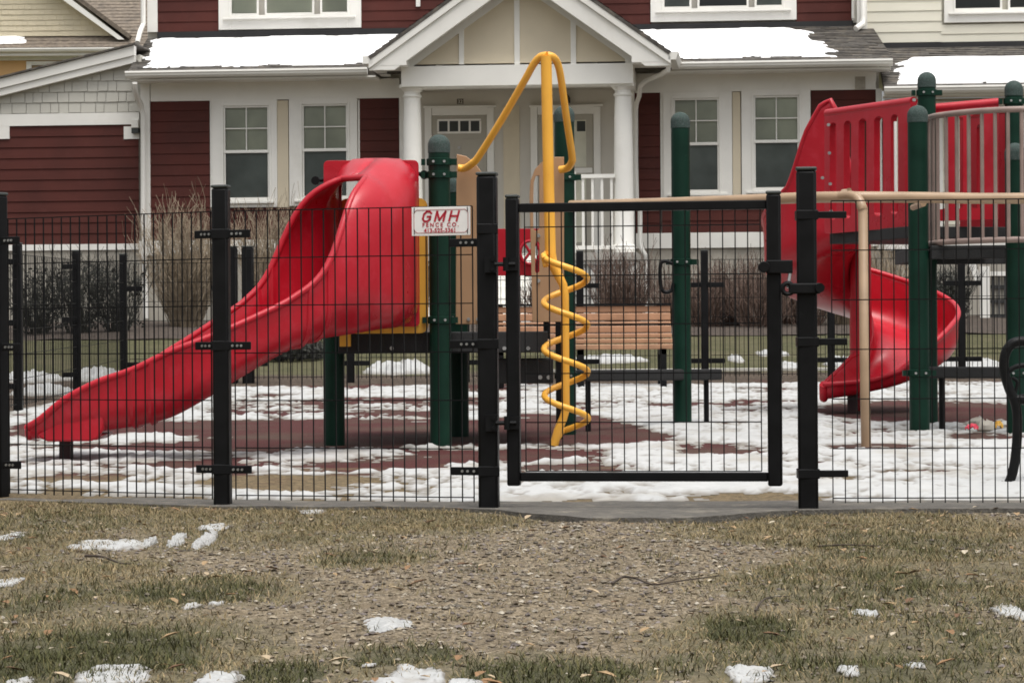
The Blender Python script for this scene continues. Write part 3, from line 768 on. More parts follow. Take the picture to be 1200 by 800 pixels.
# back wall of the porch, doors
pw = MB(); B(pw,480.2,100,733,297,-.05,.012); pw.build('porch_wall', M_PORCHW, H)
pw = MB(); B(pw,590,124,609,297,.012,.03); pw.build('wall_panel', M_CREAM, H)
def door(x0,y0,x1,y1, storm):
    d_ = MB(); c = 8
    B(d_,x0-c,y0-9,x0,297,.013,.06); B(d_,x1,y0-9,x1+c,297,.013,.06); B(d_,x0,y0-9,x1,y0,.013,.06); B(d_,x0-c-2,y0-11,x1+c+2,y0-9,.013,.075)
    fr_ = d_.build('door', M_WHITE, H, bevel=.004)
    l = MB(); B(l,x0+.5,y0+.5,x1-.5,297,.014,.03)
    if not storm:
        for a,b,yt,yb2 in ((x0+6,x0+27,y0+80,y0+135),(x0+36,x1-6,y0+80,y0+135),(x0+6,x0+27,y0+28,y0+72),(x0+36,x1-6,y0+28,y0+72)):
            B(l,a,yt,b,yb2,.03,.036)
    l.build('door_leaf', M_DOOR, fr_, bevel=.004)
    g = MB()
    if storm:
        B(g,x0+9,y0+7,x1-9,y0+62,.031,.034); B(g,x0+9,y0+70,x1-9,y0+150,.031,.034); g.build('door_glass', M_BLIND, fr_)
        b2 = MB(); B(b2,x0+46,y0+8,x0+56,y0+20,.035,.037); b2.build('door_light', M_DARK, fr_)
        b3 = MB(); B(b3,x0+2,y0+63,x1-2,y0+69,.031,.045); b3.build('door_rail', M_WHITE, fr_)
    else:
        for i in range(4):
            B(g,x0+8.5+i*12.4,y0+7,x0+18.5+i*12.4,y0+19,.037,.040)
        g.build('door_light', M_DARK, fr_)
        t2 = MB(); B(t2,x0+6.5,y0+4.5,x1-7.5,y0+6.8,.031,.046); B(t2,x0+6.5,y0+19.2,x1-7.5,y0+21.5,.031,.046)
        for i in range(5): B(t2,x0+6.2+i*12.4,y0+6.9,x0+8.3+i*12.4,y0+19.1,.031,.045)
        t2.build('door_grille', M_WHITE, fr_)
        kb = MB(); x, z = hp(x1-6, y0+78, .08); kb.lathe((x,-.07,z-.03),[(.01,0),(.03,.012),(.033,.03),(.02,.05),(.005,.056)],10); kb.build('door_knob', M_STEEL, fr_, smooth=True)
        pk = MB(); x, z = hp(538, 173, .04); pk.box(x-.02,x+.02,-.05,-.03,z-.02,z+.02); pk.build('peephole', M_STEEL, fr_)
door(506,135,571,297,False); door(630,134,696,297,True)
npl = MB(); B(npl,535.5,116,543,122,.013,.022); npl.build('number_plate', mat('number_plate', (.10,.08,.055), .5), H)
x, z = hp(539.2, 121.2, .03)
text_mesh('32', .085, M_WHITE, 'house_number', H, Matrix.Translation((x,-.0235,z)) @ Matrix.Rotation(PI/2,4,'X'))
lm = MB(); x, z = hp(664,118,.1); lm.lathe((x,-.12,z-.06),[(.02,0),(.06,.02),(.06,.1),(.03,.15),(.01,.17)],10); lm.build('porch_lamp', M_DARK, H, smooth=True)
downspout([(784,73,GO-.05),(783,82,GO-.1),(776,87,GO-.4),(757,95,1.2),(750,101,.75),(749,113,.45),(746,121,.25),(745,128,.2),(745,190,.2),(746,232,.2),(750,245,.2),(750,285,.25),(752,292,.3),(757,300,.3),(757,372,.3)], .062)
# upper roof, out of the frame but part of the house
ur = MB()
for sy, y0_, y1_ in ((1,-UP-.5,6.7),(1,11.5,6.7)):
    ur.add([(xul-.4,y0_,9.5),(xur+.4,y0_,9.5),(xur+.4,y1_,12.2),(xul-.4,y1_,12.2)], [(0,1,2,3)])
ur.build('main_roof', M_ROOF, H, solid=.15, recalc=False)
vn = MB(); B(vn,1002,90,1014,104,0,.05); vn.build('vent', M_FOUND, H)

def roof_snow(root_frame, label, A, Bp, C, D, thick, edge, seed):
    """snow slab on a slope; corners in frame-local coordinates: eave left, eave right, top right, top left"""
    A, Bp, C, D = [Vector(p) for p in (A,Bp,C,D)]
    n = ((Bp-A).cross(D-A)).normalized(); n = n if n.z > 0 else -n
    W = (Bp-A).length; Hh = (D-A).length; NU = int(W/.05); NV = max(10, int(Hh/.06))
    mb = MB(); vals = {}; ids = {}
    for j in range(NV+1):
        for i in range(NU+1):
            s_, t_ = i/NU*W, j/NV*Hh
            e = min((s_)/edge[0] if edge[0] else 9, (W-s_)/edge[1] if edge[1] else 9, t_/edge[2], (Hh-t_)/edge[3])
            vals[i,j] = e - .9 + .75*fn(s_*1.4+seed, t_*2.5, seed, 5) + .3*fn(s_*7, t_*7, seed, 3)
    def vid(i,j):
        if (i,j) not in ids:
            p = A.lerp(Bp, i/NU).lerp(D.lerp(C, i/NU), j/NV)
            hgt = thick*max(-.25, min(1, vals[i,j]*1.5))*(1+.15*fn(i*.05, j*.1, seed))
            ids[i,j] = len(mb.v); mb.v.append(p + n*(hgt+.02))
        return ids[i,j]
    for j in range(NV):
        for i in range(NU):
            if max(vals[i,j],vals[i+1,j],vals[i,j+1],vals[i+1,j+1]) > 0:
                mb.f.append((vid(i,j),vid(i+1,j),vid(i+1,j+1),vid(i,j+1)))
    o = mb.build('roof_snow', M_ROOFSNOW, smooth=True, recalc=False, auto=0, base=Vector((0,0,0)))
    o.location = (0, root_frame.d, 0); o.rotation_euler = (0,0,-root_frame.yaw)
    return tag(o, label, 'snow', 'snow lying on the house roofs')
def slope_pt(px, t, eave, top):
    """point at photo column px on a roof slope at fraction t"""
    (ze, oe), (zt, ot) = eave, top
    off = lerp(oe, ot, t)
    return (hp(px, 60, off)[0], -off, lerp(ze, zt, t))
eL, tL = (zeL, EO), (ztL, UP); eR, tR = (zeR, EO), (ztR, UP)
roof_snow(HF, 'long snow slab on the lower roof left of the porch gable', slope_pt(160,.05,eL,tL), slope_pt(475,.05,eL,tL), slope_pt(475,.93,eL,tL), slope_pt(170,.93,eL,tL), .05, (.2,0,.16,.12), 3)
roof_snow(HF, 'snow slab with ragged right end on the roof right of the porch gable', slope_pt(735,.05,eR,tR), slope_pt(992,.05,eR,tR), slope_pt(962,.93,eR,tR), slope_pt(735,.93,eR,tR), .05, (0,.35,.14,.14), 8)

# ---- garage wing at the left
GF = Frame(46.25, math.radians(5.3)); gp = GF.hp
GA = GF.root('garage', 'low red walled garage with white shingled gable left of townhouse', 'garage')
b_ = MB(); gx0 = gp(-160,200)[0]; gx1 = gp(164,200)[0]
def rz(lx):   # rake underside height
    (xa, za), (xb, zb) = gp(0,111), gp(160,71.5)
    return lerp(za, zb, (lx-xa)/(xb-xa))
b_.prism([(gx0,.06,.4),(gx1,.06,.4),(gx1,.06,rz(gx1)+.1),(gx0,.06,rz(gx0)+.1)], (0,6,0)); b_.build('wall', M_WSHING, GA)
b_ = MB(); a,b,c,d = GF.rect(-160,148,163,287,0); siding(b_, a,b,c,d,0); b_.build('siding', M_SIDE, GA)
b_ = MB(); a,b,c,d = GF.rect(-160,73,166,133.5,0); shingles(b_, a,b,c,d+.3,0,.175, lambda x: rz(x)+.03); b_.build('shingle_gable', M_WSHING, GA, recalc=False)
b_ = MB()
for q_ in ((-160,134,163,148,-.04,.03),(-160,148.2,11,164,-.04,.028),(145,148.2,163,163,-.04,.028),(-160,287,163,294,-.04,.03)):
    b2 = MB(); GF.box(b2,*q_); b2.build('trim', M_WHITE, GA)
for d0, d1, yf in ((0,.16,.16),(.165,.28,.13)):   # rake boards
    hh = gp(0,95,.1)[1]-gp(0,111,.1)[1]; top = lambda x: rz(x)+.24-d0; bot = lambda x: rz(x)+.24-d1
    b_ = MB(); b_.prism([(gx0,-yf,bot(gx0)),(gx1-.05,-yf,bot(gx1-.05)),(gx1-.05,-yf,top(gx1-.05)),(gx0,-yf,top(gx0))], (0,yf,0)); b_.build('rake_board', M_WHITE, GA)
b_ = MB(); b_.prism([(gx0,-.2,rz(gx0)+.245),(gx1-.02,-.2,rz(gx1)+.245),(gx1-.02,-.2,rz(gx1)+.275),(gx0,-.2,rz(gx0)+.275)], (0,6,0)); b_.build('roof', M_ROOF, GA)
b_ = MB(); GF.box(b_,-160,294.3,163,450,-.05,.0); b_.build('foundation', M_FOUND, GA)
b_ = MB(); GF.box(b_,153.5,140,162,150,.0,.14); lamp_ = b_.build('wall_lamp', M_WHITE, GA, bevel=.01)
b_ = MB(); GF.box(b_,154,150.2,162,156,.0,.13); b_.build('lamp_shade', M_DARK, lamp_)

# ---- cream neighbour at the right
CF = Frame(45.9, math.radians(5.3)); cp = CF.hp
CH = CF.root('cream_house', 'pale cream clapboard house beyond the right end of red townhouse', 'house')
UC = -2.2
b_ = MB(); a,b,c,d = CF.rect(1038,120,1500,440,0); b_.box(a,b,.06,9,.4,d+.1)
a,b,c,d = CF.rect(1004,-110,1500,50,UC); b_.box(a,b,-UC+.06,11,c,d); b_.build('wall', M_CLAP, CH)
b_ = MB(); a,b,c,d = CF.rect(1016,-110,1103,50,UC); siding(b_,a,b,c,d,UC); a,b,c,d = CF.rect(1103,26,1500,48,UC); siding(b_,a,b,c,d,UC)
a,b,c,d = CF.rect(1050,120,1400,275,0); siding(b_,a,b,c,d,0); b_.build('siding', M_CLAP, CH)
for q_ in ((1004,-110,1016,36,UC-.05,UC+.06),(1036,117,1050,292,-.05,.04),(1050,117,1400,126,-.05,.03),(1036,275,1400,292,-.05,.05)):
    b2 = MB(); CF.box(b2,*q_); b2.build('trim', M_WHITE, CH)
window(CF, CH, 1119,-90,1240,12,UC,(13,8,13,14),kind='tri',panes=[(1119,1172,M_DARK),(1183,1238,M_DARK)])
for a_ in (1096,1128,1160,1192):
    q = MB(); CF.box(q,a_,127,a_+9,274,.017,.04); q.build('batten', M_WHITE, CH)
b_ = MB(); zc0 = cp(1120,100,.55)[1]; zc1 = cp(1120,55,UC)[1]
shingle_roof(b_, cp(1036,100,.55)[0], cp(1500,100,.55)[0], cp(1028,55,UC)[0], cp(1500,55,UC)[0], -.55, zc0, -UC, zc1); b_.build('roof', M_ROOF, CH)
b_ = MB(); CF.box(b_,1031,47,1500,57,UC-.02,UC+.06); b_.build('flashing', M_FLASH, CH)
b_ = MB(); gutter(b_, cp(1036,103,.55)[0], cp(1500,103,.55)[0], zc0-.01, -.55); b_.build('gutter', M_WHITE, CH)
b_ = MB(); b_.box(cp(1036,110,.55)[0], cp(1500,110,.55)[0], -.53, .03, zc0-.15, zc0-.12); b_.build('soffit', M_WHITE, CH)
b_ = MB(); CF.box(b_,1036,292.3,1400,450,-.06,0); b_.build('foundation', M_FOUND, CH)
q = [(cp(px,py,off)[0], -off, cp(px,py,off)[1]) for px,py,off in ((1011,-110,UC+.12),(1012,20,UC+.12),(1011,28,UC+.16),(1003,34,UC+.3))]
b_ = MB(); b_.tube(q, .05, 8, twist0=PI/8); b_.build('downspout', M_WHITE, CH, smooth=True)
# entry stair of the cream house: stringer, newel and balustrade seen under the spiral deck
b_ = MB()
CF.box(b_,1149,312,1160,425,2.0,2.12); CF.box(b_,1190,312,1201,425,2.0,2.12)
CF.box(b_,1160.5,318,1190,323,2.03,2.08)
b_.build('stair_post', M_WHITE, CH)
b_ = MB()
a0 = cp(1138,306,2.05); a1 = cp(1147,330,2.05)
b_.obox((a0[0],-2.05,a0[1]), (a1[0],-2.05,a1[1]), .05, .10); b_.build('stair_rail', M_WHITE, CH)
b_ = MB(); CF.box(b_,1161,322,1190,425,1.95,2.0); b_.build('lattice_panel', M_FOUND, CH)
b_ = MB()
for i in range(5): CF.box(b_,1160.6,334+i*17,1189.6,338+i*17,2.005,2.03)
for i in range(4): CF.box(b_,1163+i*7,323.5,1165+i*7,424,2.034,2.05)
b_.build('lattice', mat('dark_lattice', (.05,.05,.05), .8), CH)
def cslope(px, t):
    off = lerp(.55, UC, t); return (cp(px, 80, off)[0], -off, lerp(zc0, zc1, t))
roof_snow(CF, 'snow slab on the cream house roof at right', cslope(1040,.04), cslope(1420,.04), cslope(1420,.66), cslope(1046,.66), .07, (.2,0,.05,.1), 15)

# ---- yellow house far behind, upper left
YF = Frame(78.0, 0.0); yp = YF.hp
YH = YF.root('yellow_house', 'cream shingled house with brown roof far behind the garage', 'house')
b_ = MB()
a,b,c,d = YF.rect(-220,70,170,300,.15); b_.box(a,b,-.13,10,.5,d); b_.build('wall', M_PEACH, YH)
b_ = MB()   # gable front
ga = yp(-52,-85); gb = yp(140,47); gz0 = yp(0,43)[1]
b_.prism([(2*ga[0]-gb[0],0,gz0),(gb[0],0,gz0),(ga[0],0,ga[1]+.8)], (0,7,0)); b_.build('wall', M_YSHING, YH)
b_ = MB()
slp = (gb[1]-ga[1])/(gb[0]-ga[0])
shingles(b_, 2*ga[0]-gb[0], gb[0], gz0, ga[1], .0, .15, lambda x: ga[1]+abs(x-ga[0])*slp); b_.build('shingle_gable', M_YSHING, YH, recalc=False)
b_ = MB()
for sx in (1,-1):
    e = gb[0] if sx > 0 else 2*ga[0]-gb[0]
    b_.prism([(e,-.3,gb[1]-.02),(e+sx*.18,-.3,gb[1]-.02),(ga[0],-.3,ga[1]+.42),(ga[0],-.3,ga[1]+.12)], (0,.35,0))
b_.build('rake_board', M_WHITE, YH)
b_ = MB()
b_.prism([(gb[0]+.3,-.32,gb[1]),(ga[0],-.32,ga[1]+.46),(ga[0],-.32,ga[1]+.62),(gb[0]+.35,-.32,gb[1]+.1)], (0,7,0))
b_.prism([(2*ga[0]-gb[0]-.3,-.32,gb[1]),(ga[0],-.32,ga[1]+.46),(ga[0],-.32,ga[1]+.62),(2*ga[0]-gb[0]-.35,-.32,gb[1]+.1)], (0,7,0))
b_.build('gable_roof', M_ROOFB, YH)
b_ = MB(); ze = yp(60,56,.5)[1]
shingle_roof(b_, yp(-220,56,.5)[0], yp(230,56,.5)[0], yp(-220,-60,-5)[0], yp(230,-60,-5)[0], -.5, ze, 6.5, ze+4.6, ex=.2); b_.build('roof', M_ROOFB, YH)
b_ = MB(); gutter(b_, yp(-220,58,.5)[0], yp(230,58,.5)[0], ze-.02, -.52); b_.box(yp(-220,60,.5)[0], yp(230,60,.5)[0], -.5, .8, ze-.22, ze-.14); a,b,c,d = YF.rect(-220,64,230,71,.2); b_.box(a,b,-.18,.8,c,ze-.2); b_.build('fascia', M_WHITE, YH)
window(YF, YH, 37,75,65,110,.15,(6,3,5,5),kind='tri',panes=[(37,65,M_BLIND)]); window(YF, YH, 71,75,99,110,.15,(5,3,6,5),kind='tri',panes=[(71,99,M_BLIND)])
def yslope(px, t): return (yp(px,52,.4)[0], lerp(-.5,6.5,t), lerp(ze, ze+4.6, t))
roof_snow(YF, 'thin snow streak on the yellow house eave at far left', yslope(-20,.02), yslope(50,.02), yslope(46,.09), yslope(-20,.09), .04, (0,.6,.1,.1), 21)

# mulch bed along the houses, concrete walk on the far lawn
mb = MB()
YB = [38.4, 39.2, 40.5, 42, 44, 47]; n_ = 60
for y in YB:
    for i in range(n_+1):
        x = -11 + 22*i/n_
        mb.v.append((x, y + (.25*fn(x*.8, 3) if y < 39 else 0), G(y) + (.012 if y < 39 else .05) + .02*fn(x*2, y*2)))
mb.f = [(j*(n_+1)+i, j*(n_+1)+i+1, (j+1)*(n_+1)+i+1, (j+1)*(n_+1)+i) for j in range(len(YB)-1) for i in range(n_)]
tag(mb.build('mulch_bed', M_MULCH, smooth=True, recalc=False, auto=0), 'dark bark mulch bed along the house foundations', 'mulch', kind='structure')
mb = MB(); mb.box(.2, 7, 30.95, 31.5, .2, .385); tag(mb.build('sidewalk', M_CONC), 'narrow pale concrete walk across the far lawn', 'path', kind='structure')

# ------------------------------------------------------------------ shrubs
def shrub(px, d, wpx, toppx, m, label, n=130, seed=0, name='bare_shrub', thick=.0085, leaf=None, spread=1.0, group='bare shrubs along the house wall'):
    rr = random.Random(seed); base = onground(px, d); z1 = P(px, toppx, d).z; Hh = (z1 - base.z)*.84; W = wpx*d/F/2
    t = thing(name, label, 'shrub', base, group)
    mb = MB()
    def twig(p, dr, ln, r, depth):
        pts = [p]; q = Vector(p); dd = Vector(dr)
        k = 4
        for i in range(k):
            dd = (dd + Vector((rr.uniform(-.18,.18), rr.uniform(-.18,.18), rr.uniform(-.02,.14)))).normalized()
            q = q + dd*ln/k; pts.append(q.copy())
        mb.tube(pts, [max(.0028, r*(1-.6*i/k)) for i in range(k+1)], 3, cap=False)
        if depth:
            for _ in range(rr.randint(2,4)):
                i = rr.randint(1, k); nd = (dd + Vector((rr.uniform(-.7,.7), rr.uniform(-.7,.7), rr.uniform(0,.5)))).normalized()
                twig(pts[i], nd, ln*rr.uniform(.3,.55), r*.55, depth-1)
    for i in range(n):
        a = rr.uniform(0, 2*PI); q = math.sqrt(rr.random())
        p = base + Vector((math.cos(a)*q*W*.35, math.sin(a)*q*.35, -.03))
        lean = Vector((math.cos(a)*q*W*.75*spread, math.sin(a)*q*.5, Hh*rr.uniform(.55,.8)))
        twig(p, lean.normalized(), lean.length, thick, 2)
    mb.build('branches', m, t)
    if leaf:
        lf = MB()
        for i in range(leaf):
            a = rr.uniform(0, 2*PI); q = rr.random()**.4; zz = rr.uniform(.12, 1)
            c = base + Vector((math.cos(a)*q*W, math.sin(a)*q*.5, zz*Hh*(1-.12*q+.1*fn(px+a, q, zz))))
            e1 = Vector((rr.uniform(-1,1), rr.uniform(-1,1), rr.uniform(-1,1))).normalized()*rr.uniform(.02,.045); e2 = e1.orthogonal().normalized()*rr.uniform(.012,.025)
            lf.add([c-e1, c-e2, c+e1, c+e2], [(0,1,2,3)])
        lf.build('foliage', M_TWD, t, recalc=False)
shrub(218,42,86,232,M_TWT,'tall bare tan shrub beside the left downspout',230,1)
shrub(322,42.4,64,233,M_TWT,'bare tan shrub between left window pair and red slide',190,2)
shrub(728,41,90,286,M_TWR,'bare brown shrub behind the wooden bench',150,3, spread=.7)
shrub(860,41,80,300,M_TWR,'wide bare brown shrub behind the right half of the gate',150,4)
shrub(915,41.4,74,300,M_TWR,'bare brown shrub left of the gate latch post',130,5)
shrub(795,41.2,80,312,M_TWR,'low bare brown shrub behind the lone green post',110,9)
shrub(640,41.2,60,318,M_TWR,'low bare brown shrub behind yellow climber left of bench',80,10)
shrub(825,40.6,84,322,M_TWR,'very low bare brown shrub right of lone green post',120,12)
shrub(888,40.4,90,316,M_TWR,'low bare brown shrub in front of the wide brown shrub',140,13)
shrub(945,40.8,70,322,M_TWR,'low bare brown shrub behind the gate latch',110,14)
shrub(985,41,52,318,M_TWT,'pale bare shrub under the spiral slide first turn',90,6)
shrub(1040,41.3,70,280,M_TWT,'tall pale bare shrub behind the tan pole',120,7, spread=.7)
shrub(1112,41,44,305,M_TWD,'dark sparse shrub right of the spiral slide',80,8, leaf=800)
for i, (px, tp, lab) in enumerate(((45,296,'dark evergreen shrub nearest the left picture edge'),(92,290,'dark evergreen shrub in the middle of the left hedge'),(138,293,'dark evergreen shrub at right end of the left hedge'))):
    shrub(px, 39.5+.3*i, 62, tp, M_TWD, lab, 60, 20+i, name='evergreen_shrub', leaf=420, group='dark shrubs below the garage wall')
shrub(340,33.5,80,396,M_TWD,'low dark evergreen shrub seen under the red slide',60,31,name='evergreen_shrub',leaf=1400,group='dark shrubs below the garage wall')
# ------------------------------------------------------------------ fences
WIRE = .0046
def wire_panel(mb, a, b, za0, za1, zb0, zb1, step=.05, rows=.2, r=WIRE, proud=.02):
    """welded wire from plan point a to b; z bottom/top at each end"""
    a = Vector((a[0],a[1],0)); b = Vector((b[0],b[1],0)); L_ = (b-a).length; n = max(1, round(L_/step))
    up = Vector((0,0,1)); dr = (b-a).normalized(); nr = Vector((dr.y,-dr.x,0))
    for i in range(n+1):
        t = i/n; p = a.lerp(b, t)
        mb.obox(p+up*(lerp(za0,zb0,t)-proud), p+up*lerp(za1,zb1,t), r, r, up=nr)
    k = max(1, round((za1-za0)/rows))
    for j in range(k+1):
        q = j/k
        mb.obox(a+up*lerp(za0,za1,q)+nr*r*.95, b+up*lerp(zb0,zb1,q)+nr*r*.95, r, r)
def fence_post(root, p, w_, z0, z1, rot=0.0, name='post'):
    mb = MB(); c, s_ = math.cos(rot), math.sin(rot); h = w_/2
    q = [Vector((p[0]+c*x-s_*y, p[1]+s_*x+c*y, z0)) for x,y in ((-h,-h),(h,-h),(h,h),(-h,h))]
    mb.prism(q, (0,0,z1-z0-.012)); o = mb.build(name, M_BLACK, root, bevel=w_*.14, smooth=True)
    mb = MB(); h2 = h*1.06
    q = [Vector((p[0]+c*x-s_*y, p[1]+s_*x+c*y, z1-.0118)) for x,y in ((-h2,-h2),(h2,-h2),(h2,h2),(-h2,h2))]
    mb.prism(q, (0,0,.014)); mb.build('post_cap', mat('post_cap', (.035,.04,.037), .6, .3, 60), o, bevel=.006)
    return o
def bracket(root, p0, p1, z, h=.034, bolts=True, t=.012):
    mb = MB(); mb.obox((p0[0],p0[1],z),(p1[0],p1[1],z), t, h); o = mb.build('bracket', M_BLACK, root, bevel=.003)
    if bolts:
        a, b = Vector((p0[0],p0[1],z)), Vector((p1[0],p1[1],z)); dr = (b-a).normalized(); nr = Vector((dr.y,-dr.x,0))
        if nr.y > 0: nr = -nr
        bb = MB()
        for f_ in (.25,.45,.62):
            c = a.lerp(b, f_); bb.tube([c+nr*t*.4, c+nr*(t*.5+.006)], .0055, 8)
        bb.build('bolt', M_STEEL, o)
    return o
def pt(px, d): return Vector(((px-600)*d/F, d))
FP = {'a': pt(-2,12.62), 'b': pt(260,12.0), 'c': pt(572,11.66), 'd': pt(946,11.46), 'e': pt(1345,11.36)}
ZB, ZT = .055, 1.262
FL = thing('mesh_fence', 'black welded wire fence run left of the gate on square posts', 'fence', (FP['b'].x, FP['b'].y, 0))
a0 = pt(-300, 13.35)
rots = {'a': math.radians(-31), 'b': math.radians(-22), 'c': math.radians(-6), 'd': math.radians(-6)}
fence_post(FL, FP['a'], .068, -.05, 1.38, rots['a']); fence_post(FL, FP['b'], .070, -.05, 1.372, rots['b']*0.3); fence_post(FL, FP['c'], .082, -.05, 1.398, rots['c'])
def inset(p, q, g0, g1):
    d_ = (q-p).normalized(); return p+d_*g0, q-d_*g1
for p, q, g0, g1 in ((a0,FP['a'],0,.05),(FP['a'],FP['b'],.06,.055),(FP['b'],FP['c'],.06,.065)):
    u_, v_ = inset(p, q, g0, g1); mb = MB(); wire_panel(mb, u_, v_, ZB, ZT, ZB, ZT); mb.build('wire_panel', M_BLACK, FL)
nf = Vector((0,-.022))
for z in (.155+.01, .69, 1.165):
    for p, q, g in ((FP['a'],FP['b'],.13),(FP['b'],FP['a'],.135),(FP['b'],FP['c'],.135),(FP['c'],FP['b'],.165)):
        d_ = (q-p).normalized(); zz = z - (.02 if p is FP['c'] and z > 1 else 0) - (.035 if p is FP['c'] and z > 1 else 0)
        bracket(FL, p+d_*.028+nf, p+d_*g+nf, zz)
    for p, h in ((FP['b'],.038),(FP['c'],.044)):
        mb = MB(); mb.box(p.x-h, p.x+h, p.y-h, p.y+h, z-.022, z+.022); mb.build('clamp', M_BLACK, FL, bevel=.004)
FR = thing('mesh_fence', 'black welded wire fence right of the gate before the spiral slide', 'fence', (FP['d'].x, FP['d'].y, 0))
fence_post(FR, FP['d'], .082, -.05, 1.398, rots['d'])
fence_post(FR, FP['e'], .070, -.05, 1.38, 0)
u_, v_ = inset(FP['d'], FP['e'], .1, .06); mb = MB(); wire_panel(mb, u_, v_, ZB, ZT, ZB, ZT); mb.build('wire_panel', M_BLACK, FR)
for z in (.155, .69, 1.205):
    bracket(FR, FP['d']+Vector((.04,-.02)), FP['d']+Vector((.16,-.024)), z, .028, False, .022)
    mb = MB(); p = FP['d']; mb.box(p.x-.044, p.x+.044, p.y-.044, p.y+.044, z-.02, z+.02); mb.build('clamp', M_BLACK, FR, bevel=.004)
lz = P(940,338,11.4).z     # latch catch on the post
mb = MB(); p = FP['d']; mb.box(p.x-.08, p.x+.05, p.y-.066, p.y-.046, lz-.022, lz+.022); la = mb.build('latch_arm', M_BLACK, FR, bevel=.006)
mb = MB(); cxl = p.x-.083
mb.tube([(cxl+.022*math.cos(2*PI*i/14), p.y-.056, lz+.022*math.sin(2*PI*i/14)) for i in range(14)], .010, 8, closed=True); mb.build('latch_ring', M_BLACK, la, smooth=True)
mb = MB(); mb.tube([(p.x+.045,p.y-.046,lz+.002),(p.x+.045,p.y-.085,lz+.002)], .019, 12); mb.build('latch_knob', M_BLACK, la, smooth=True)

# gate
ga_, gb_ = pt(601.5,11.63), pt(907.5,11.47)
GT_ = thing('mesh_gate', 'black framed wire gate with long bottom rail between the two posts', 'gate', (ga_.x, ga_.y, 0))
gz0 = .105
for p, w_, z1 in ((ga_,.054,1.303),(gb_,.058,1.303)):
    fence_post(GT_, p, w_, gz0, z1, math.radians(-8), name='stile')
gd = (gb_-ga_).normalized(); GL = (gb_-ga_).length
for z, nm in ((1.25,'top_rail'),(.142,'bottom_rail')):
    mb = MB(); q0, q1 = ga_+gd*.028, gb_-gd*.03; mb.obox((q0.x,q0.y,z),(q1.x,q1.y,z), .034, .037); mb.build(nm, M_BLACK, GT_, bevel=.004)
mb = MB(); q0, q1 = ga_+gd*.05, gb_-gd*.055
wire_panel(mb, q0, q1, .165, 1.17, .165, 1.17, proud=.0); 
for i in range(round((q1-q0).length/.05)+1):
    t = i/round((q1-q0).length/.05); p = q0.lerp(q1, t); mb.obox((p.x,p.y,1.17),(p.x,p.y,1.235), WIRE, WIRE, up=Vector((0,-1,0)))
mb.build('wire_panel', M_BLACK, GT_)
for py in (310, 495):
    z = P(588, py, 11.64).z
    mb = MB(); mb.tube([(FP['c'].x+.03,11.585,z),(ga_.x+.01,11.585,z)], .009, 8); mb.tube([(ga_.x-.028,11.582,z-.028),(ga_.x-.028,11.582,z+.028)], .013, 10)
    mb.box(ga_.x-.03,ga_.x+.024,11.585,11.604,z-.026,z+.026); mb.box(FP['c'].x-.012,FP['c'].x+.038,11.585,11.618,z-.034,z+.034)
    mb.tube([(FP['c'].x+.02,11.572,z+.02),(FP['c'].x+.02,11.59,z+.02)], .008, 6); mb.tube([(FP['c'].x+.02,11.572,z-.02),(FP['c'].x+.02,11.59,z-.02)], .008, 6)
    mb.build('hinge', M_BLACK, GT_, smooth=True, auto=30)
z = P(908,313,11.44).z
mb = MB(); mb.box(gb_.x-.036, gb_.x+.072, gb_.y-.052, gb_.y-.032, z-.026, z+.028); mb.tube([(gb_.x-.046,gb_.y-.038,z),(gb_.x-.046,gb_.y-.07,z)], .024, 12)
la = mb.build('latch', M_BLACK, GT_, bevel=.004)
mb = MB(); mb.tube([(gb_.x+.062,gb_.y-.042,z-.022),(gb_.x+.056,gb_.y-.046,z-.06),(gb_.x+.052,gb_.y-.05,z-.085)], .007, 8); mb.build('latch_pin', M_STEEL, la, smooth=True)

# sign wired to the fence
sc = P(517, 259.5, 11.72); sdir = (FP['c']-FP['b']).normalized(); sang = math.atan2(sdir.y, sdir.x)
SG = thing('fence_sign', 'small white metal sign with red lettering wired to the fence top', 'sign', sc - Vector((0,.022,0)), rotz=sang, local=True)
W_, H_ = .256, .119
mb = MB(); mb.box(-W_/2, W_/2, -.0015, .0015, -H_/2, H_/2); mb.build('sign_plate', M_SIGN, SG, bevel=.001)
mb = MB(); i0, j0, cut, t = W_/2-.010, H_/2-.012, .012, .0022
cor = [(-i0+cut,-j0),(i0-cut,-j0),(i0,-j0+cut),(i0,j0-cut),(i0-cut,j0),(-i0+cut,j0),(-i0,j0-cut),(-i0,-j0+cut)]
for k in range(8):
    a, b = cor[k], cor[(k+1)%8]; mb.obox((a[0],-.0022,a[1]),(b[0],-.0022,b[1]), .0012, t, up=Vector((0,1,0)).cross(Vector((b[0]-a[0],0,b[1]-a[1]))))
mb.build('border', mat('sign_line', (.35,.10,.10), .5), SG)
rx = Matrix.Rotation(PI/2,4,'X')
def stroke_letters(segs, name):
    mb = MB()
    for (a, b_) in segs:
        f2 = lambda q: Vector((q[0] + .28*q[1], -.0026, q[1]))
        A2, B2 = f2(a), f2(b_); dd = (B2-A2).normalized()*.003
        mb.obox(A2-dd, B2+dd, .0085, .0012, up=Vector((0,1,0)))
    return mb.build(name, M_SIGNRED, SG)
lh, lz0 = .040, .0005
def gl(x0, pts): return [((x0+p[0]*.034, lz0+p[1]*lh), (x0+q[0]*.034, lz0+q[1]*lh)) for p, q in pts]
stroke_letters(gl(-.083, [((.95,.82),(.68,1)),((.68,1),(.3,1)),((.3,1),(.04,.75)),((.04,.75),(.04,.25)),((.04,.25),(.3,0)),((.3,0),(.7,0)),((.7,0),(.95,.2)),((.95,.2),(.95,.48)),((.95,.48),(.55,.48))]), 'lettering')
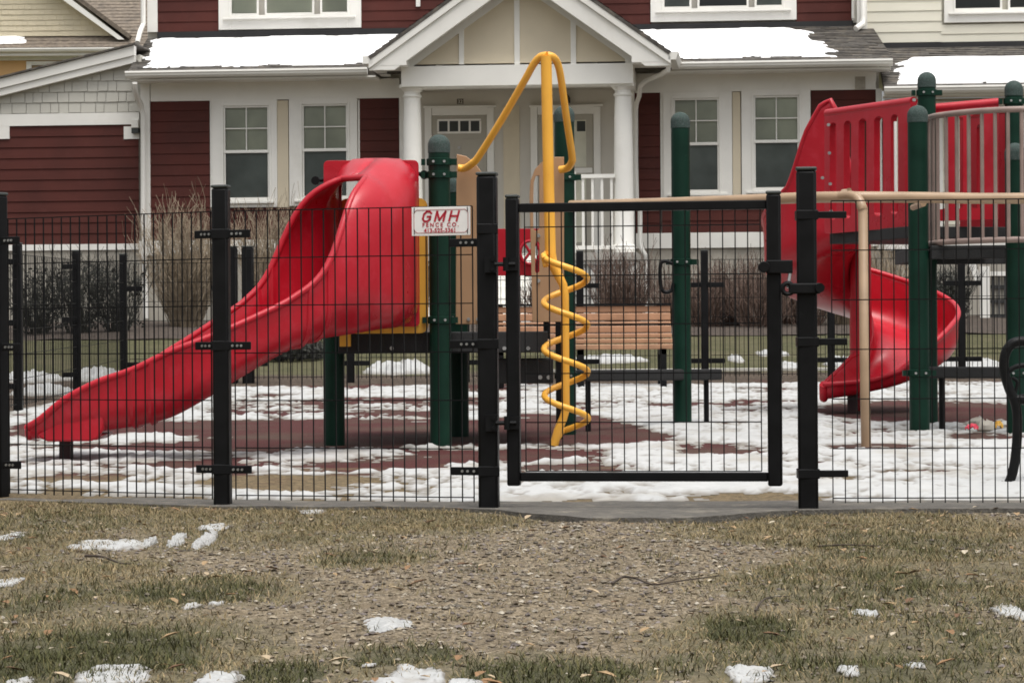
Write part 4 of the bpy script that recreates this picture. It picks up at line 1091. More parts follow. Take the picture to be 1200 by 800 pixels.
stroke_letters(gl(-.027, [((0,0),(0,1)),((0,1),(.55,.1)),((.55,.1),(1.1,1)),((1.1,1),(1.1,0))]), 'lettering')
stroke_letters(gl(.036, [((0,0),(0,1)),((.95,0),(.95,1)),((0,.5),(.95,.5))]), 'lettering')
text_mesh('FENCE CO.', .0235, M_SIGNRED, 'lettering', SG, Matrix.Translation((-.002,-.0025,-.0225)) @ rx, offset=.0004, spacing=1.45)
text_mesh('413-525-3361', .0245, M_SIGNRED, 'lettering', SG, Matrix.Translation((-.004,-.0025,-.046)) @ rx, offset=.0004, spacing=1.02)
mb = MB()
for sx in (-1,1):
    for sz in (-1,1): mb.tube([(sx*(W_/2-.012),-.004,sz*(H_/2-.014)-.008),(sx*(W_/2-.012),-.004,sz*(H_/2-.014)+.012)], .0016, 6)
mb.build('tie_wire', M_BLACK, SG)

# back fence and side fence
BF = thing('mesh_fence', 'black wire fence along the back of the playground', 'fence', onground(600,29))
bp = [145,272,291,411,546,680,826,974,1127,1280]
for i, px in enumerate(bp):
    p = onground(px,29); fence_post(BF, (p.x,p.y), .075 if px not in (272,291) else .12, G(29)-.1, G(29)+(1.34 if px not in (272,291) else 1.41))
for a, b in zip(bp, bp[1:]):
    if b-a < 40: continue
    p, q = onground(a,29), onground(b,29); z = G(29)
    mb = MB(); wire_panel(mb, (p.x+.06,29), (q.x-.06,29), z+.06, z+1.24, z+.06, z+1.24, r=.006); mb.build('wire_panel', M_BLACK, BF)
    for zz in (z+.2, z+.98):
        bracket(BF, (p.x+.03,28.96), (p.x+.2,28.96), zz, .05, False, .02); bracket(BF, (q.x-.2,28.96), (q.x-.03,28.96), zz, .05, False, .02)
SF = thing('mesh_fence', 'black wire fence receding along the left side of the playground', 'fence', onground(20,22))
sp = [(-320,16.5),(-95,19.2),(21,22.2),(90,25.6)]
prev = None
for px, d in sp + [(145,28.94)]:
    p = onground(px, d)
    if d < 28.9: fence_post(SF, (p.x,p.y), .072, G(d)-.1, G(d)+1.33)
    if prev is not None:
        mb = MB(); wire_panel(mb, (prev.x,prev.y+.06), (p.x,p.y-.06), G(prev.y)+.06, G(prev.y)+1.24, G(p.y)+.06, G(p.y)+1.24, step=.1, r=.005); mb.build('wire_panel', M_BLACK, SF)
    if d < 28.9:
        for zz in (.2,.7,1.18): bracket(SF, (p.x-.13,p.y-.04), (p.x+.01,p.y-.04), G(d)+zz, .045, False, .02)
    prev = p

# ------------------------------------------------------------------ playground: posts
def green_post(root, px, d, toppy, w_=.127, collars=(), basepx=None, snow=True):
    """round post with domed cap; base point on the ground at distance d, top at photo height toppy"""
    b = onground(px, d); zt = P(px, toppy, d).z; r = w_/2
    mb = MB(); mb.lathe((b.x,b.y,b.z-.05), [(r,0),(r,zt-b.z+.05-r*1.05)], 24)
    o = mb.build('post', M_GREEN, root, smooth=True)
    mb = MB(); z0 = zt-r*1.05
    mb.lathe((b.x,b.y,z0-.05), [(r*1.035,0),(r*1.035,.045)] + [(r*1.035*math.cos(a), .045+r*1.0*math.sin(a)) for a in [i*PI/2/8 for i in range(1,8)]] + [(.004,.045+r)], 24)
    mb.build('cap', M_FROST, o, smooth=True)
    for py in collars:
        z = P(px, py, d).z; cl = MB()
        cl.lathe((b.x,b.y,z-.022), [(r,0),(r*1.16,.003),(r*1.16,.041),(r,.044)], 24)
        for sx in (-1, 1):
            cl.box(b.x+sx*r*1.1-.012, b.x+sx*r*1.1+sx*.035, b.y-.02, b.y+.02, z-.018, z+.018)
        cl.build('collar', M_GREEN, o, smooth=True, auto=30)
        bo = MB()
        for sx in (-.5,.5): bo.tube([(b.x+sx*r, b.y-r*1.05, z), (b.x+sx*r, b.y-r*1.2, z)], .008, 8)
        bo.build('bolt', M_STEEL, o)
    return b

DECKD = 16.7
TW = thing('play_tower', 'low play deck on green posts with red open slide, tan panels and yellow spiral climber', 'play structure', onground(520,17))
green_post(TW, 516, 16.55, 156, collars=(190,205,375))
green_post(TW, 537, 17.75, 204, collars=(372,))
green_post(TW, 391, 16.85, 232, collars=(300,))
green_post(TW, 663, 17.9, 122, collars=(208,440))
# deck: perforated black platform with edge beams, and a lower step
dz = P(500,388,16.7).z
mb = MB(); xa, xb = P(397,400,16.7).x, P(641,400,17.0).x
mb.box(xa, xb, 16.62, 16.70, dz-.13, dz-.005); mb.box(xa, xb, 18.1, 18.18, dz-.13, dz-.005); mb.box(xa, xa+.05, 16.70, 18.1, dz-.13, dz-.005); mb.box(xb-.05, xb, 16.70, 18.1, dz-.13, dz-.005)
mb.box(xa+.05, xb-.05, 16.70, 18.1, dz-.04, dz-.012)
dk = mb.build('deck', M_DECK, TW, bevel=.006)
for px in (591,619,459,520):
    mb = MB(); p = P(px,408,16.61); mb.tube([(p.x,16.625,p.z),(p.x,16.608,p.z)], .012, 8); mb.build('bolt', M_STEEL, dk)
mb = MB(); xa2, xb2 = P(560,400,16.9).x, P(648,400,16.9).x; z0, z1 = P(600,449,16.9).z, P(600,420,16.9).z
mb.box(xa2, xb2, 16.75, 17.35, z0, z1); st = mb.build('step', M_DECK, TW, bevel=.008)
mb = MB()
for px in (633,648-5):
    p = P(px,442,16.74); mb.tube([(p.x,16.755,p.z),(p.x,16.738,p.z)], .013, 8)
mb.build('bolt', M_STEEL, st)
# black support posts under the step
mb = MB()
x = P(655,440,17.4).x; mb.box(x-.02,x+.02,17.36,17.40,G(17.4)-.02,P(655,376,17.4).z); mb.build('step_leg', M_BLACK, TW)
# yellow entry panel behind the slide hood, with bead cut-outs on its right edge
def rrect(x0, x1, z0, z1, r, y, n=5):
    pts = []
    for cx_, cz_, a0_ in ((x1-r,z1-r,0),(x0+r,z1-r,PI/2),(x0+r,z0+r,PI),(x1-r,z0+r,1.5*PI)):
        for i in range(n+1):
            a = a0_ + i*PI/2/n; pts.append((cx_+r*math.cos(a), y, cz_+r*math.sin(a)))
    return pts
yd = 16.578
x0, z0 = P(398,405,yd).x, P(398,391,yd).z; x1, z1 = P(501,232,yd).x, P(501,232,yd).z
hx0, hx1 = P(412,300,yd).x, P(490,300,yd).x
mb = MB(); mb.plate(rrect(x0,x1,z0,z1,.05,yd), [rrect(hx0,hx1,z0+.042,z1-.12,.08,yd)], (0,.035,0))
xq = P(411,400,yd).x
mb.box(x0, xq, yd+.002, yd+.033, P(400,406,yd).z, z0+.02)
mb.build('entry_panel', M_YELP, TW, bevel=.004)
# tan climber panels
def poly_px(pts, d): return [tuple(P(px,py,d)) for px,py in pts]
pd = 17.15
mb = MB(); mb.prism(poly_px([(534,380),(566,380),(567,215),(564,201),(556,190),(546,183),(535,180.5)], pd), (0,.03,0)); tp = mb.build('side_panel', M_TAN, TW, bevel=.005)
mb = MB()
for px,py in ((549,374),(560,374)):
    p = P(px,py,pd); mb.tube([(p.x,pd+.01,p.z),(p.x,pd-.012,p.z)], .011, 8)
mb.build('bolt', M_STEEL, tp)
out = [(624,377),(661,377),(661,184),(648,184),(636,189),(627,198),(621.5,212),(620.5,230)]
slot = [(625,269),(629,271),(632,268),(632,222),(632,206),(628,206),(625.5,214),(625,230)]
slot2 = [(627,318),(629,321),(632,318),(632,285),(630,282),(627.5,285)]
mb = MB(); mb.plate(poly_px(out,pd), [poly_px(slot,pd), poly_px(slot2,pd)], (0,.03,0)); tp = mb.build('side_panel', M_TAN, TW, bevel=.003)
mb = MB()
for px,py in ((631,329),(631,276)):
    p = P(px,py,pd); mb.tube([(p.x,pd+.01,p.z),(p.x,pd-.012,p.z)], .012, 8)
mb.build('bolt', M_STEEL, tp)
# red panel with steering wheel at the back of the deck
wd = 18.05
x0, x1, z0, z1 = P(574,300,wd).x, P(636,300,wd).x, P(600,323,wd).z, P(600,268,wd).z
cx_, cz_ = P(621,297,wd).x, P(621,296,wd).z
circ = lambda r, n=24, yy=wd: [(cx_+r*math.cos(2*PI*i/n), yy, cz_+r*1.2*math.sin(2*PI*i/n)) for i in range(n)]
mb = MB(); mb.plate(rrect(x0,x1,z0,z1,.03,wd), [circ(.068)], (0,.03,0)); rp = mb.build('wheel_panel', M_RED, TW, bevel=.004)
mb = MB(); mb.tube(circ(.062, yy=wd-.03), .010, 8, closed=True)
for a in (.9, 2.2, 4.0, 5.4): mb.tube([(cx_,wd-.03,cz_),(cx_+.062*math.cos(a),wd-.03,cz_+.074*math.sin(a))], .009, 8)
mb.build('steering_wheel', M_RED, rp, smooth=True)
mb = MB(); mb.tube([(P(574,328,18.1).x,18.1,dz-.05),(P(574,328,18.1).x,18.1,z1)], .02, 8); mb.tube([(P(640,328,18.1).x,18.1,dz-.05),(P(640,328,18.1).x,18.1,z1)], .02, 8); mb.build('panel_post', M_BLACK, rp)

# yellow spiral climber
cd = 16.55
mb = MB()
polep = [P(640,66,cd),P(641,120,cd),P(643,220,cd),P(645,296,cd),P(647,308,cd),P(654,322,cd),P(660,334,cd),P(662,346,cd),P(662.5,420,cd),P(663,480,cd),P(660,490,cd),P(654,504,cd),P(649,522,cd)]
mb.tube(polep, [.033,.033,.033,.033,.032,.028,.025,.024,.024,.024,.025,.026,.026], 14)
pl_ = mb.build('climber_pole', M_YEL, TW, smooth=True)
mb = MB()
hx = P(663,400,cd); zt, zb = P(650,303,cd).z, P(650,506,cd).z; rad = .128; turns = 3.72
pts = [P(637,299,cd)-Vector((0,.02,0)), P(638.5,304,cd)-Vector((0,.06,0))]
for i in range(97):
    t = i/96; a = PI*1.12 + 2*PI*turns*t
    pts.append(Vector((hx.x + rad*math.cos(a), cd + rad*math.sin(a), lerp(zt, zb, t))))
pts.append(P(652,515,cd))
mb.tube(pts, .0185, 12); mb.build('helix_rung', M_YEL, pl_, smooth=True)
mb = MB(); mb.tube([P(641,297,cd)-Vector((.0,.02,0)), P(637,300,cd)-Vector((0,.02,0)), P(640,312,cd)-Vector((0,.04,0))], .02, 10)
mb.build('bracket', M_YEL, pl_, smooth=True)
def rail_(pts, nm):
    mb = MB(); c = catmull([tuple(p) for p in pts], 8); mb.tube(c, .0225, 12); return mb.build(nm, M_YEL, pl_, smooth=True)
rail_([P(537,197,pd-.05),P(545,197,pd-.06),P(553,192,17.0),P(562,182,16.95),P(590,137,16.8),P(615,94,16.65),P(625,76,16.6),P(633,67,16.57),P(641,65,cd)], 'handrail')
rail_([P(641,65,cd),P(648,67,16.56),P(653,74,16.6),P(657,90,16.65),P(664,140,16.8),P(670,180,16.95),P(670,190,17.0),P(665,197,pd-.06),P(656,199,pd-.03)], 'handrail')

# ---- left slide: trough swept along a curved path, closing into a hood at the deck
def prof_tunnel(a, Hh, n, rt=None):
    r = .12; pts = []
    rt = min(rt or a, a); top = Hh-rt*.95; pts.append((0, Hh)); pts.append((-(a-rt)*.5, Hh))
    for i in range(13): 
        t = PI/2 + i*PI/2/12; pts.append((-(a-rt)+rt*math.cos(t), top + rt*.95*math.sin(t)))
    pts.append((-a, lerp(top, r, .5)))
    for i in range(7):
        t = PI + i*PI/2/6; pts.append((-a+r+r*math.cos(t), r+r*math.sin(t)))
    return sym(pts, n)
def prof_trough(a, h, n):
    r = min(.13, h*.8); pts = [(-a-.018, h), (-a-.004, lerp(h,r,.5))]
    for i in range(7):
        t = PI + i*PI/2/6; pts.append((-a+r+r*math.cos(t), r+r*math.sin(t)))
    return sym(pts, n)
def sym(half, n):
    full = half + [(0,0)] + [(-x,z) for x,z in reversed(half)]
    L_ = [0]
    for p, q in zip(full, full[1:]): L_.append(L_[-1]+math.hypot(q[0]-p[0], q[1]-p[1]))
    out = []; k = 0
    for i in range(n):
        t = L_[-1]*i/(n-1)
        while k < len(full)-2 and L_[k+1] < t: k += 1
        q = (t-L_[k])/max(1e-9, L_[k+1]-L_[k]); out.append((lerp(full[k][0],full[k+1][0],q), lerp(full[k][1],full[k+1][1],q)))
    return out
# x, y, z floor, heading angle (deg, measured so that 0 = towards viewer, 90 = left), half width, wall height, hood 1..0, tunnel height
ST = [(-.790,16.575,.800,0,.235,.90,1.0,.972,.13),
      (-.790,16.45,.798,3,.232,.90,1.0,.965,.17),
      (-.805,16.28,.793,16,.240,.85,1.0,.935,.22),
      (-.875,16.10,.783,36,.270,.74,1.0,.87,.27),
      (-1.02,15.95,.755,48,.300,.60,.74,.835,.31),
      (-1.19,15.83,.72,54,.300,.36,.13,.80,.305),
      (-1.37,15.74,.645,60,.285,.29,0,.8,.28),
      (-1.55,15.67,.53,66,.280,.30,0,.8,.28),
      (-1.73,15.62,.405,74,.280,.33,0,.8,.28),
      (-1.90,15.59,.305,82,.280,.35,0,.8,.28),
      (-2.07,15.58,.26,88,.280,.30,0,.8,.28),
      (-2.25,15.58,.235,90,.280,.26,0,.8,.28),
      (-2.43,15.58,.212,90,.278,.19,0,.8,.28),
      (-2.56,15.58,.20,90,.265,.10,0,.8,.28),
      (-2.64,15.58,.197,90,.235,.055,0,.8,.28)]
SS = catmull(ST, 6); NPR = 41
sm_ = MB(); rimL, rimR = [], []
for (x,y,z,ang,a,h,hood,Ht,rt) in SS:
    hood = max(0, min(1, hood)); al = math.radians(ang)
    lat = Vector((math.cos(al), -math.sin(al), 0))*-1.0     # local +u = rider's right
    T_ = prof_tunnel(a, Ht, NPR, max(.03, rt)); U_ = prof_trough(a, max(.05,h), NPR)
    ring = [Vector((x,y,z)) + lat*lerp(u[0],t_[0],1-max(0,1-hood)**.33) + Vector((0,0,lerp(u[1],t_[1],hood))) for u, t_ in zip(U_, T_)]
    sm_.v += [tuple(p) for p in ring]; rimL.append(ring[0]); rimR.append(ring[-1])
ns_ = len(SS)
sm_.f = [(i*NPR+j, i*NPR+j+1, (i+1)*NPR+j+1, (i+1)*NPR+j) for i in range(ns_-1) for j in range(NPR-1)]
SLD = sm_.build('slide', M_RED, TW, smooth=True, solid=.022, auto=60)
k0 = next(i for i, s_ in enumerate(SS) if s_[6] < .985)
endring = [Vector(sm_.v[(ns_-1)*NPR+j]) for j in range(NPR)]
mb = MB(); loop = [p for p in reversed(rimL[k0:])] + [p for p in rimR[k0:]]
mb.tube(loop, .0195, 10); mb.tube(endring, .02, 10)
mb.build('slide_rim', M_RED, SLD, smooth=True)
# square flange behind the hood
x0, x1, z0, z1 = P(380.5,300,16.58).x, P(491.5,300,16.58).x, P(440,383,16.58).z, P(440,188.5,16.58).z
T0 = prof_tunnel(.205, .935, 33, .12)
hole = [(-.790+u, 16.53, .812+v) for u, v in T0[:-1]]
mb = MB(); mb.plate(rrect(x0,x1,z0,z1,.03,16.53), [hole], (0,.042,0)); mb.build('hood_flange', M_RED, SLD, bevel=.012, smooth=True)
# nose skirt and foot
mb = MB()
nx0, nx1 = P(43,508,15.32).x, P(122,508,15.32).x
zt0, zt1, zlo = .212, .40, P(80,517,15.32).z
mb.prism([(nx0,15.315,zt0),(nx1,15.305,zt1),(nx1,15.305,.24),(nx1-.035,15.305,zlo+.012),(nx1-.075,15.305,zlo),(nx0+.06,15.315,zlo),(nx0+.015,15.315,zlo+.02)], (0,.05,0)); mb.prism([(nx0+.02,15.36,.20),(nx1-.01,15.36,.21),(nx1-.05,15.36,zlo+.004),(nx0+.06,15.36,zlo+.004)], (0,.47,0)); mb.build('nose_skirt', M_RED, SLD, bevel=.018, smooth=True)
mb = MB(); x = P(79,520,15.6).x; mb.box(x-.03,x+.03,15.5,15.62,G(15.6)-.02,.17); mb.build('foot', mat('maroon_shaded_steel',(.03,.008,.010),.6), SLD)
# moulded joint flanges
for i in (30, 33, 57, 60):
    q = [Vector(sm_.v[i*NPR+j]) for j in range(NPR)]; mb = MB(); mb.tube([p - Vector((0,0,.004)) for p in q], .022, 6); mb.build('joint_flange', M_RED, SLD, smooth=True)
mb = MB()
for px, py in ((370,212),(497,205)):
    p = P(px,py,16.6); mb.tube([p, p+Vector((.05 if px<400 else -.04,0,.008))], .012, 8); mb.tube([p-Vector((0,.03,0)), p+Vector((0,.03,0))], .026, 10)
mb.build('clamp', M_BLACK, SLD, smooth=True)
# dark crossbar hardware seen through the hood opening
mb = MB(); p = P(397,270,16.75); mb.tube([P(396,310,16.8),P(396,235,16.8)], .022, 10)
for py in (262,270,282): q = P(399,py,16.78); mb.tube([q-Vector((.02,.03,0)), q+Vector((.02,-.03,0))], .018, 8)
mb.build('hood_clamp', M_BLACK, SLD)

# ------------------------------------------------------------------ lone green post with hand loop, overhead bar, low beams
LP = thing('play_post', 'lone tall green post with black hand loop behind the gate', 'post', onground(799,19))
pb = green_post(LP, 799, 19.0, 130, collars=(307,))
mb = MB(); q = [(788,309),(780,306),(775,308),(773.5,316),(774,332),(776,340),(781,342.5),(787,340),(789,332)]
mb.tube(catmull([tuple(P(px,py,18.95)) for px,py in q], 5), .0125, 10); mb.build('hand_loop', M_BLACK, LP, smooth=True)

OB = thing('overhead_bar', 'long tan overhead bar with one bent leg behind gate', 'climbing bar', ground_at(1012,523))
bar = [P(668,241,17.85),P(760,238.5,17.6),P(860,235,17.2),P(950,231.5,16.9),P(1010,231,16.75),P(1080,231.5,16.85),P(1140,232.5,16.95),P(1200,232.5,17.05),P(1300,233,17.2)]
mb = MB(); mb.tube(catmull([tuple(p) for p in bar], 6), .0335, 16); mb.build('bar', M_TANS, OB, smooth=True)
fd = ground_at(1015,523).y
leg = [P(985,230,16.78),P(997,229.5,16.72),P(1005,233,16.68),P(1010,243,16.64),P(1011.5,262,16.62),P(1013,400,fd),P(1015,526,fd)]
mb = MB(); mb.tube(catmull([tuple(p) for p in leg], 8), .0295, 14); lg = mb.build('leg', M_TANS, OB, smooth=True)
mb = MB(); a, b = P(988,229.8,16.79), P(996,229.5,16.76); mb.tube([a,b], .041, 14)
c = P(995,223,16.74); mb.tube([c-Vector((0,0,.01)), c+Vector((0,0,.012))], .012, 8); mb.build('sleeve', M_TANS, OB, smooth=True)
mb = MB(); mb.tube([P(1070,243,17.5),P(1082,238.5,17.0)], .02, 8); mb.build('stub', M_TANS, OB, smooth=True)

def beam(label, pts, name='balance_beam'):
    t = thing(name, label, 'beam', onground(topix(pts[0])[0], pts[0].y), 'low black beams between the green posts')
    mb = MB()
    for a, b in zip(pts, pts[1:]): mb.obox(a, b, .1, .075)
    o = mb.build('beam', M_DECK, t, bevel=.012)
    for p in (pts[0].lerp(pts[-1], .08), pts[0].lerp(pts[-1], .92)):
        q = MB(); q.tube([Vector((p.x,p.y,G(p.y)-.02)), Vector((p.x,p.y,p.z-.03))], .018, 8); q.build('leg', M_BLACK, t)
    return t
beam('low black beam between spiral climber and lone green post', [P(675,440,18.15),P(840,438.5,19.3)])
beam('low black beam at right beside the spiral slide posts', [P(1083,436,18.0),P(1330,437.5,18.4)])

# ------------------------------------------------------------------ spiral slide tower
ST2 = thing('spiral_slide_tower', 'raised play deck on green posts with red spiral slide and taupe railing', 'play structure', onground(1090,18.5))
green_post(ST2, 1077, 17.85, 122, collars=(437,), w_=.128)
green_post(ST2, 1088, 19.1, 83, collars=(109,), w_=.122)
green_post(ST2, 1191, 17.6, 166, collars=(437,), w_=.128)
green_post(ST2, 1190, 19.1, 93, collars=(119,), w_=.122)
zd1 = P(1130,288,17.9).z
mb = MB(); xa, xb = P(1080,290,17.9).x, P(1192,290,17.9).x
mb.box(xa+.04, xb, 17.80, 17.86, zd1-.085, zd1); mb.box(xa, xa+.05, 17.86, 19.1, zd1-.085, zd1); mb.box(xa+.05, xb, 17.86, 19.1, zd1-.05, zd1-.02); mb.box(xa, xb+.3, 19.1, 19.16, zd1-.085, zd1+.02)
mb.build('deck', M_DECK, ST2, bevel=.005)
# raised back deck running to the slide mouth
e0, e1 = P(1066,272,19.15), P(972,279.5,20.3)
mb = MB(); dv = (Vector((e1.x,e1.y,0))-Vector((e0.x,e0.y,0))); nn = Vector((-dv.y,dv.x,0)).normalized(); nn = nn if nn.y > 0 else -nn
zz = (e0.z+e1.z)/2
q = [Vector((e0.x,e0.y,zz-.04)), Vector((e1.x,e1.y,zz-.04)), Vector((e1.x,e1.y,zz-.04))+nn*.75, Vector((e0.x,e0.y,zz-.04))+nn*.75]
mb.prism(q, (0,0,.08)); mb.build('deck', M_DECK, ST2, bevel=.005)
# slotted red barriers
def barrier(p00, p10, p01, p11, slots, t=.05):
    """corners bottom-left, bottom-right, top-left, top-right; slots as (u0,u1,v0,v1)"""
    bl = lambda u, v: p00.lerp(p10,u).lerp(p01.lerp(p11,u), v)
    nrm = (p10-p00).cross(p01-p00).normalized(); nrm = nrm if nrm.y < 0 else -nrm
    rr = lambda u0,u1,v0,v1,ru,rv,n=5: [tuple(bl(cu+ru*math.cos(a0_+i*PI/2/n), cv+rv*math.sin(a0_+i*PI/2/n))) for cu,cv,a0_ in ((u1-ru,v1-rv,0),(u0+ru,v1-rv,PI/2),(u0+ru,v0+rv,PI),(u1-ru,v0+rv,1.5*PI)) for i in range(n+1)]
    mb = MB(); mb.plate(rr(0,1,0,1,.03,.02), [rr(a,b,c,d,(b-a)*.49,.035) for a,b,c,d in slots], nrm*-t)
    o = mb.build('barrier', M_RED, ST2, bevel=.012, smooth=True)
    rb = MB(); rb.tube([bl(0,.985)-nrm*t*.5, bl(1,.985)-nrm*t*.5], .032, 12); rb.build('top_rail', M_RED, o, smooth=True)
    return o
d0, d1 = 20.25, 19.2
barrier(P(966,274,d0), P(1067,266,d1), P(966,131,d0), P(1067,116.5,d1), [(.065,.145,.11,.9),(.235,.32,.11,.9),(.41,.50,.11,.9),(.59,.69,.11,.9),(.78,.86,.11,.9)])
barrier(P(1093,259,19.3), P(1170,257,19.2), P(1093,125,19.3), P(1170,118,19.2), [(.03,.21,.10,.9),(.335,.465,.10,.9),(.56,.77,.10,.9)])
b_off = nn*.72
barrier(P(1018,270,19.75)+b_off, P(1072,266,d1)+b_off, P(1018,133,19.75)+b_off, P(1072,125,d1)+b_off, [(.06,.16,.11,.9),(.36,.46,.11,.9),(.70,.80,.11,.9)])
for px, py, d in ((970,147,20.2),(971,180,20.2),(972,216,20.2),(973,248,20.2),(963,209,20.2),(1070,118,19.15)):
    bo = MB(); p = P(px,py,d); bo.tube([p+Vector((0,-.03,0)), p+Vector((0,-.06,0))], .012, 8); bo.build('bolt', M_STEEL, ST2)
pn = MB(); p = P(1049,180,19.3); pn.box(p.x-.008,p.x+.008,19.26,19.3,P(1049,225,19.3).z,P(1049,143,19.3).z); pn.build('edge_trim', M_WHITE, ST2)
# curved balcony railing
rt_, rb_ = [], []
NR = 24
for i in range(NR+1):
    t = i/NR; px = lerp(1086, 1262, t); bow = math.sin(PI*min(1, t))**.55
    d = lerp(18.05, 17.6, t) - .42*bow
    rt_.append(P(px, lerp(137,128,min(1,bow)), d)); 
zt_ = sum(p.z for p in rt_)/len(rt_)
for p in rt_: p.z = zt_ if p.z < zt_+1 else p.z
zb_ = P(1130,282,17.5).z
mb = MB(); mb.tube(rt_, .019, 10); mb.build('railing_top', M_RAIL, ST2, smooth=True)
mb = MB(); mb.tube([Vector((p.x,p.y,zb_)) for p in rt_], .019, 10); mb.build('railing_bottom', M_RAIL, ST2, smooth=True)
for px in (1088,1093,1098.5,1108.5,1121,1135,1150.5,1166,1181,1197):
    k = min(range(len(rt_)-1), key=lambda i: abs((topix(rt_[i])[0]+topix(rt_[i+1])[0])/2-px)); a, b = topix(rt_[k])[0], topix(rt_[k+1])[0]
    p = rt_[k].lerp(rt_[k+1], max(0, min(1, (px-a)/(b-a))))
    mb = MB(); mb.tube([Vector((p.x,p.y,zb_)), Vector((p.x,p.y,zt_))], .0125, 8); mb.build('baluster', M_RAIL, ST2, smooth=True)
# spiral chute
CX, CY = (1009-600)*21.3/F, 21.3
tab_z = [(0,1.43),(90,1.13),(180,.87),(270,.59),(330,.41),(345,.36),(360,.32),(400,.27)]
tab_o = [(-30,.30),(8,.30),(21,1.02),(24,1.10),(30,1.08),(40,.92),(47,.72),(53,.58),(65,.53),(90,.49),(130,.45),(180,.42),(270,.34),(300,.30),(315,.25),(330,.185),(345,.095),(360,.07),(401,.10)]
tab_i = [(-30,.3),(0,.25),(60,.2),(325,.19),(350,.26),(370,.27),(385,.18),(401,.10)]
RC, A_ = .405, .31
def chute_profile(a, ho, hi, n=35):
    ho = max(ho, .03); hi = max(hi, .03)
    # u>0 outer, u<0 inner
    r = min(.15, ho*.7); r2 = min(.10, hi*.7)
    pts = [(-a-.012, hi), (-a, lerp(hi,r2,.5))] + [(-a+r2+r2*math.cos(t), r2+r2*math.sin(t)) for t in [PI+i*PI/12 for i in range(7)]]
    pts += [(0,0)] + [(a-r+r*math.cos(t), r+r*math.sin(t)) for t in [1.5*PI+i*PI/12 for i in range(7)]] + [(a, lerp(r,ho,.35)), (a+.004, lerp(r,ho,.7)), (a+.012, ho)]
    L_ = [0]
    for p, q in zip(pts, pts[1:]): L_.append(L_[-1]+math.hypot(q[0]-p[0], q[1]-p[1]))
    out = []; k = 0
    for i in range(n):
        t = L_[-1]*i/(n-1)
        while k < len(pts)-2 and L_[k+1] < t: k += 1
        q = (t-L_[k])/max(1e-9,L_[k+1]-L_[k]); out.append((lerp(pts[k][0],pts[k+1][0],q), lerp(pts[k][1],pts[k+1][1],q)))
    return out
ch = MB(); NC = 35; ro, ri = [], []
angs = [-24,-16,-8] + [i*3 for i in range(0,121)] + [365,372,380,388,396,401]
for A in angs:
    if A < 0:        # straight mouth joining the deck
        c = Vector((CX - A*.012, CY-RC, 1.43)); out = Vector((0,-1,0))
    elif A <= 360:
        th = math.radians(-90 - A); out = Vector((math.cos(th), math.sin(th), 0)); c = Vector((CX,CY,0)) + out*RC; c.z = interp(tab_z, A)
    else:            # straight run-out towards the left
        s_ = (A-360)/41; out = Vector((-.12*s_,-1,0)).normalized(); c = Vector((CX - s_*.33, CY-RC-.02*s_, interp(tab_z, A)))
    z_s = sum(interp(tab_z, A+q) for q in (-20,-10,0,10,20))/5 if 0 < A <= 380 else c.z
    c.z = z_s
    a = A_ if A < 392 else lerp(A_, .27, (A-392)/9)
    pr = chute_profile(a, interp(tab_o, A), interp(tab_i, A), NC)
    ring = [c + out*u + Vector((0,0,v)) for u, v in pr]
    ch.v += [tuple(p) for p in ring]; ri.append(ring[0]); ro.append(ring[-1])
ch.f = [(i*NC+j, i*NC+j+1, (i+1)*NC+j+1, (i+1)*NC+j) for i in range(len(angs)-1) for j in range(NC-1)]
SPS = ch.build('spiral_slide', M_RED, ST2, smooth=True, solid=.022, auto=60)
mb = MB(); endr = [Vector(ch.v[(len(angs)-1)*NC+j]) for j in range(NC)]
mb.tube(ro, .021, 10); mb.tube(ri[3:], .018, 10); mb.tube(endr, .032, 12)
mb.tube([Vector(ch.v[j]) for j in range(NC)], .02, 8)
mb.build('slide_rim', M_RED, SPS, smooth=True)
mb = MB(); mb.lathe((CX,CY,.45), [(.085,0),(.085,.3),(.08,.7),(.08,1.0)], 20); mb.lathe((CX,CY,G(21)-.05), [(.06,0),(.06,.4)], 12); mb.build('centre_column', M_RED, SPS, smooth=True)
mb = MB(); p = onground(1000,20.9); x = CX-.12; mb.box(x-.045,x+.02,20.74,20.82,G(20.8)-.02,.36); mb.build('foot', mat('maroon_shaded_steel',(.03,.008,.010),.6), SPS, bevel=.006)  # red foot under the chute, its shade put into the colour as dark maroon

# ------------------------------------------------------------------ benches
WB = thing('wooden_bench', 'slatted wooden bench with black frame seen through the gate', 'bench', onground(685,27.4))
bd = 27.4; xa, xb = P(572,380,bd).x, P(787,380,bd).x; g0 = G(bd)
zb0, zb1 = P(690,387,bd).z, P(690,358,bd).z
for i, (pt_, pb_) in enumerate(((358.5,366),(367,375.5),(377,380.5),(382,390))):
    mb = MB(); z1, z0 = P(690,pt_,bd).z, P(690,pb_,bd).z; o_ = .05*(i)
    mb.box(xa, xb, bd+.22-o_, bd+.25-o_, z0, z1); mb.build('back_slat', M_WOOD, WB, bevel=.008)
for pt_, pb_, o_ in ((391,396.3,.03),(397.3,402.6,-.09),(403.6,409.8,-.22)):
    mb = MB(); mb.box(xa, xb, bd+o_-.05, bd+o_+.02, P(690,pb_,bd+o_).z, P(690,pt_,bd+o_).z); mb.build('seat_slat', M_WOOD, WB, bevel=.008)
zs = P(690,408,bd).z
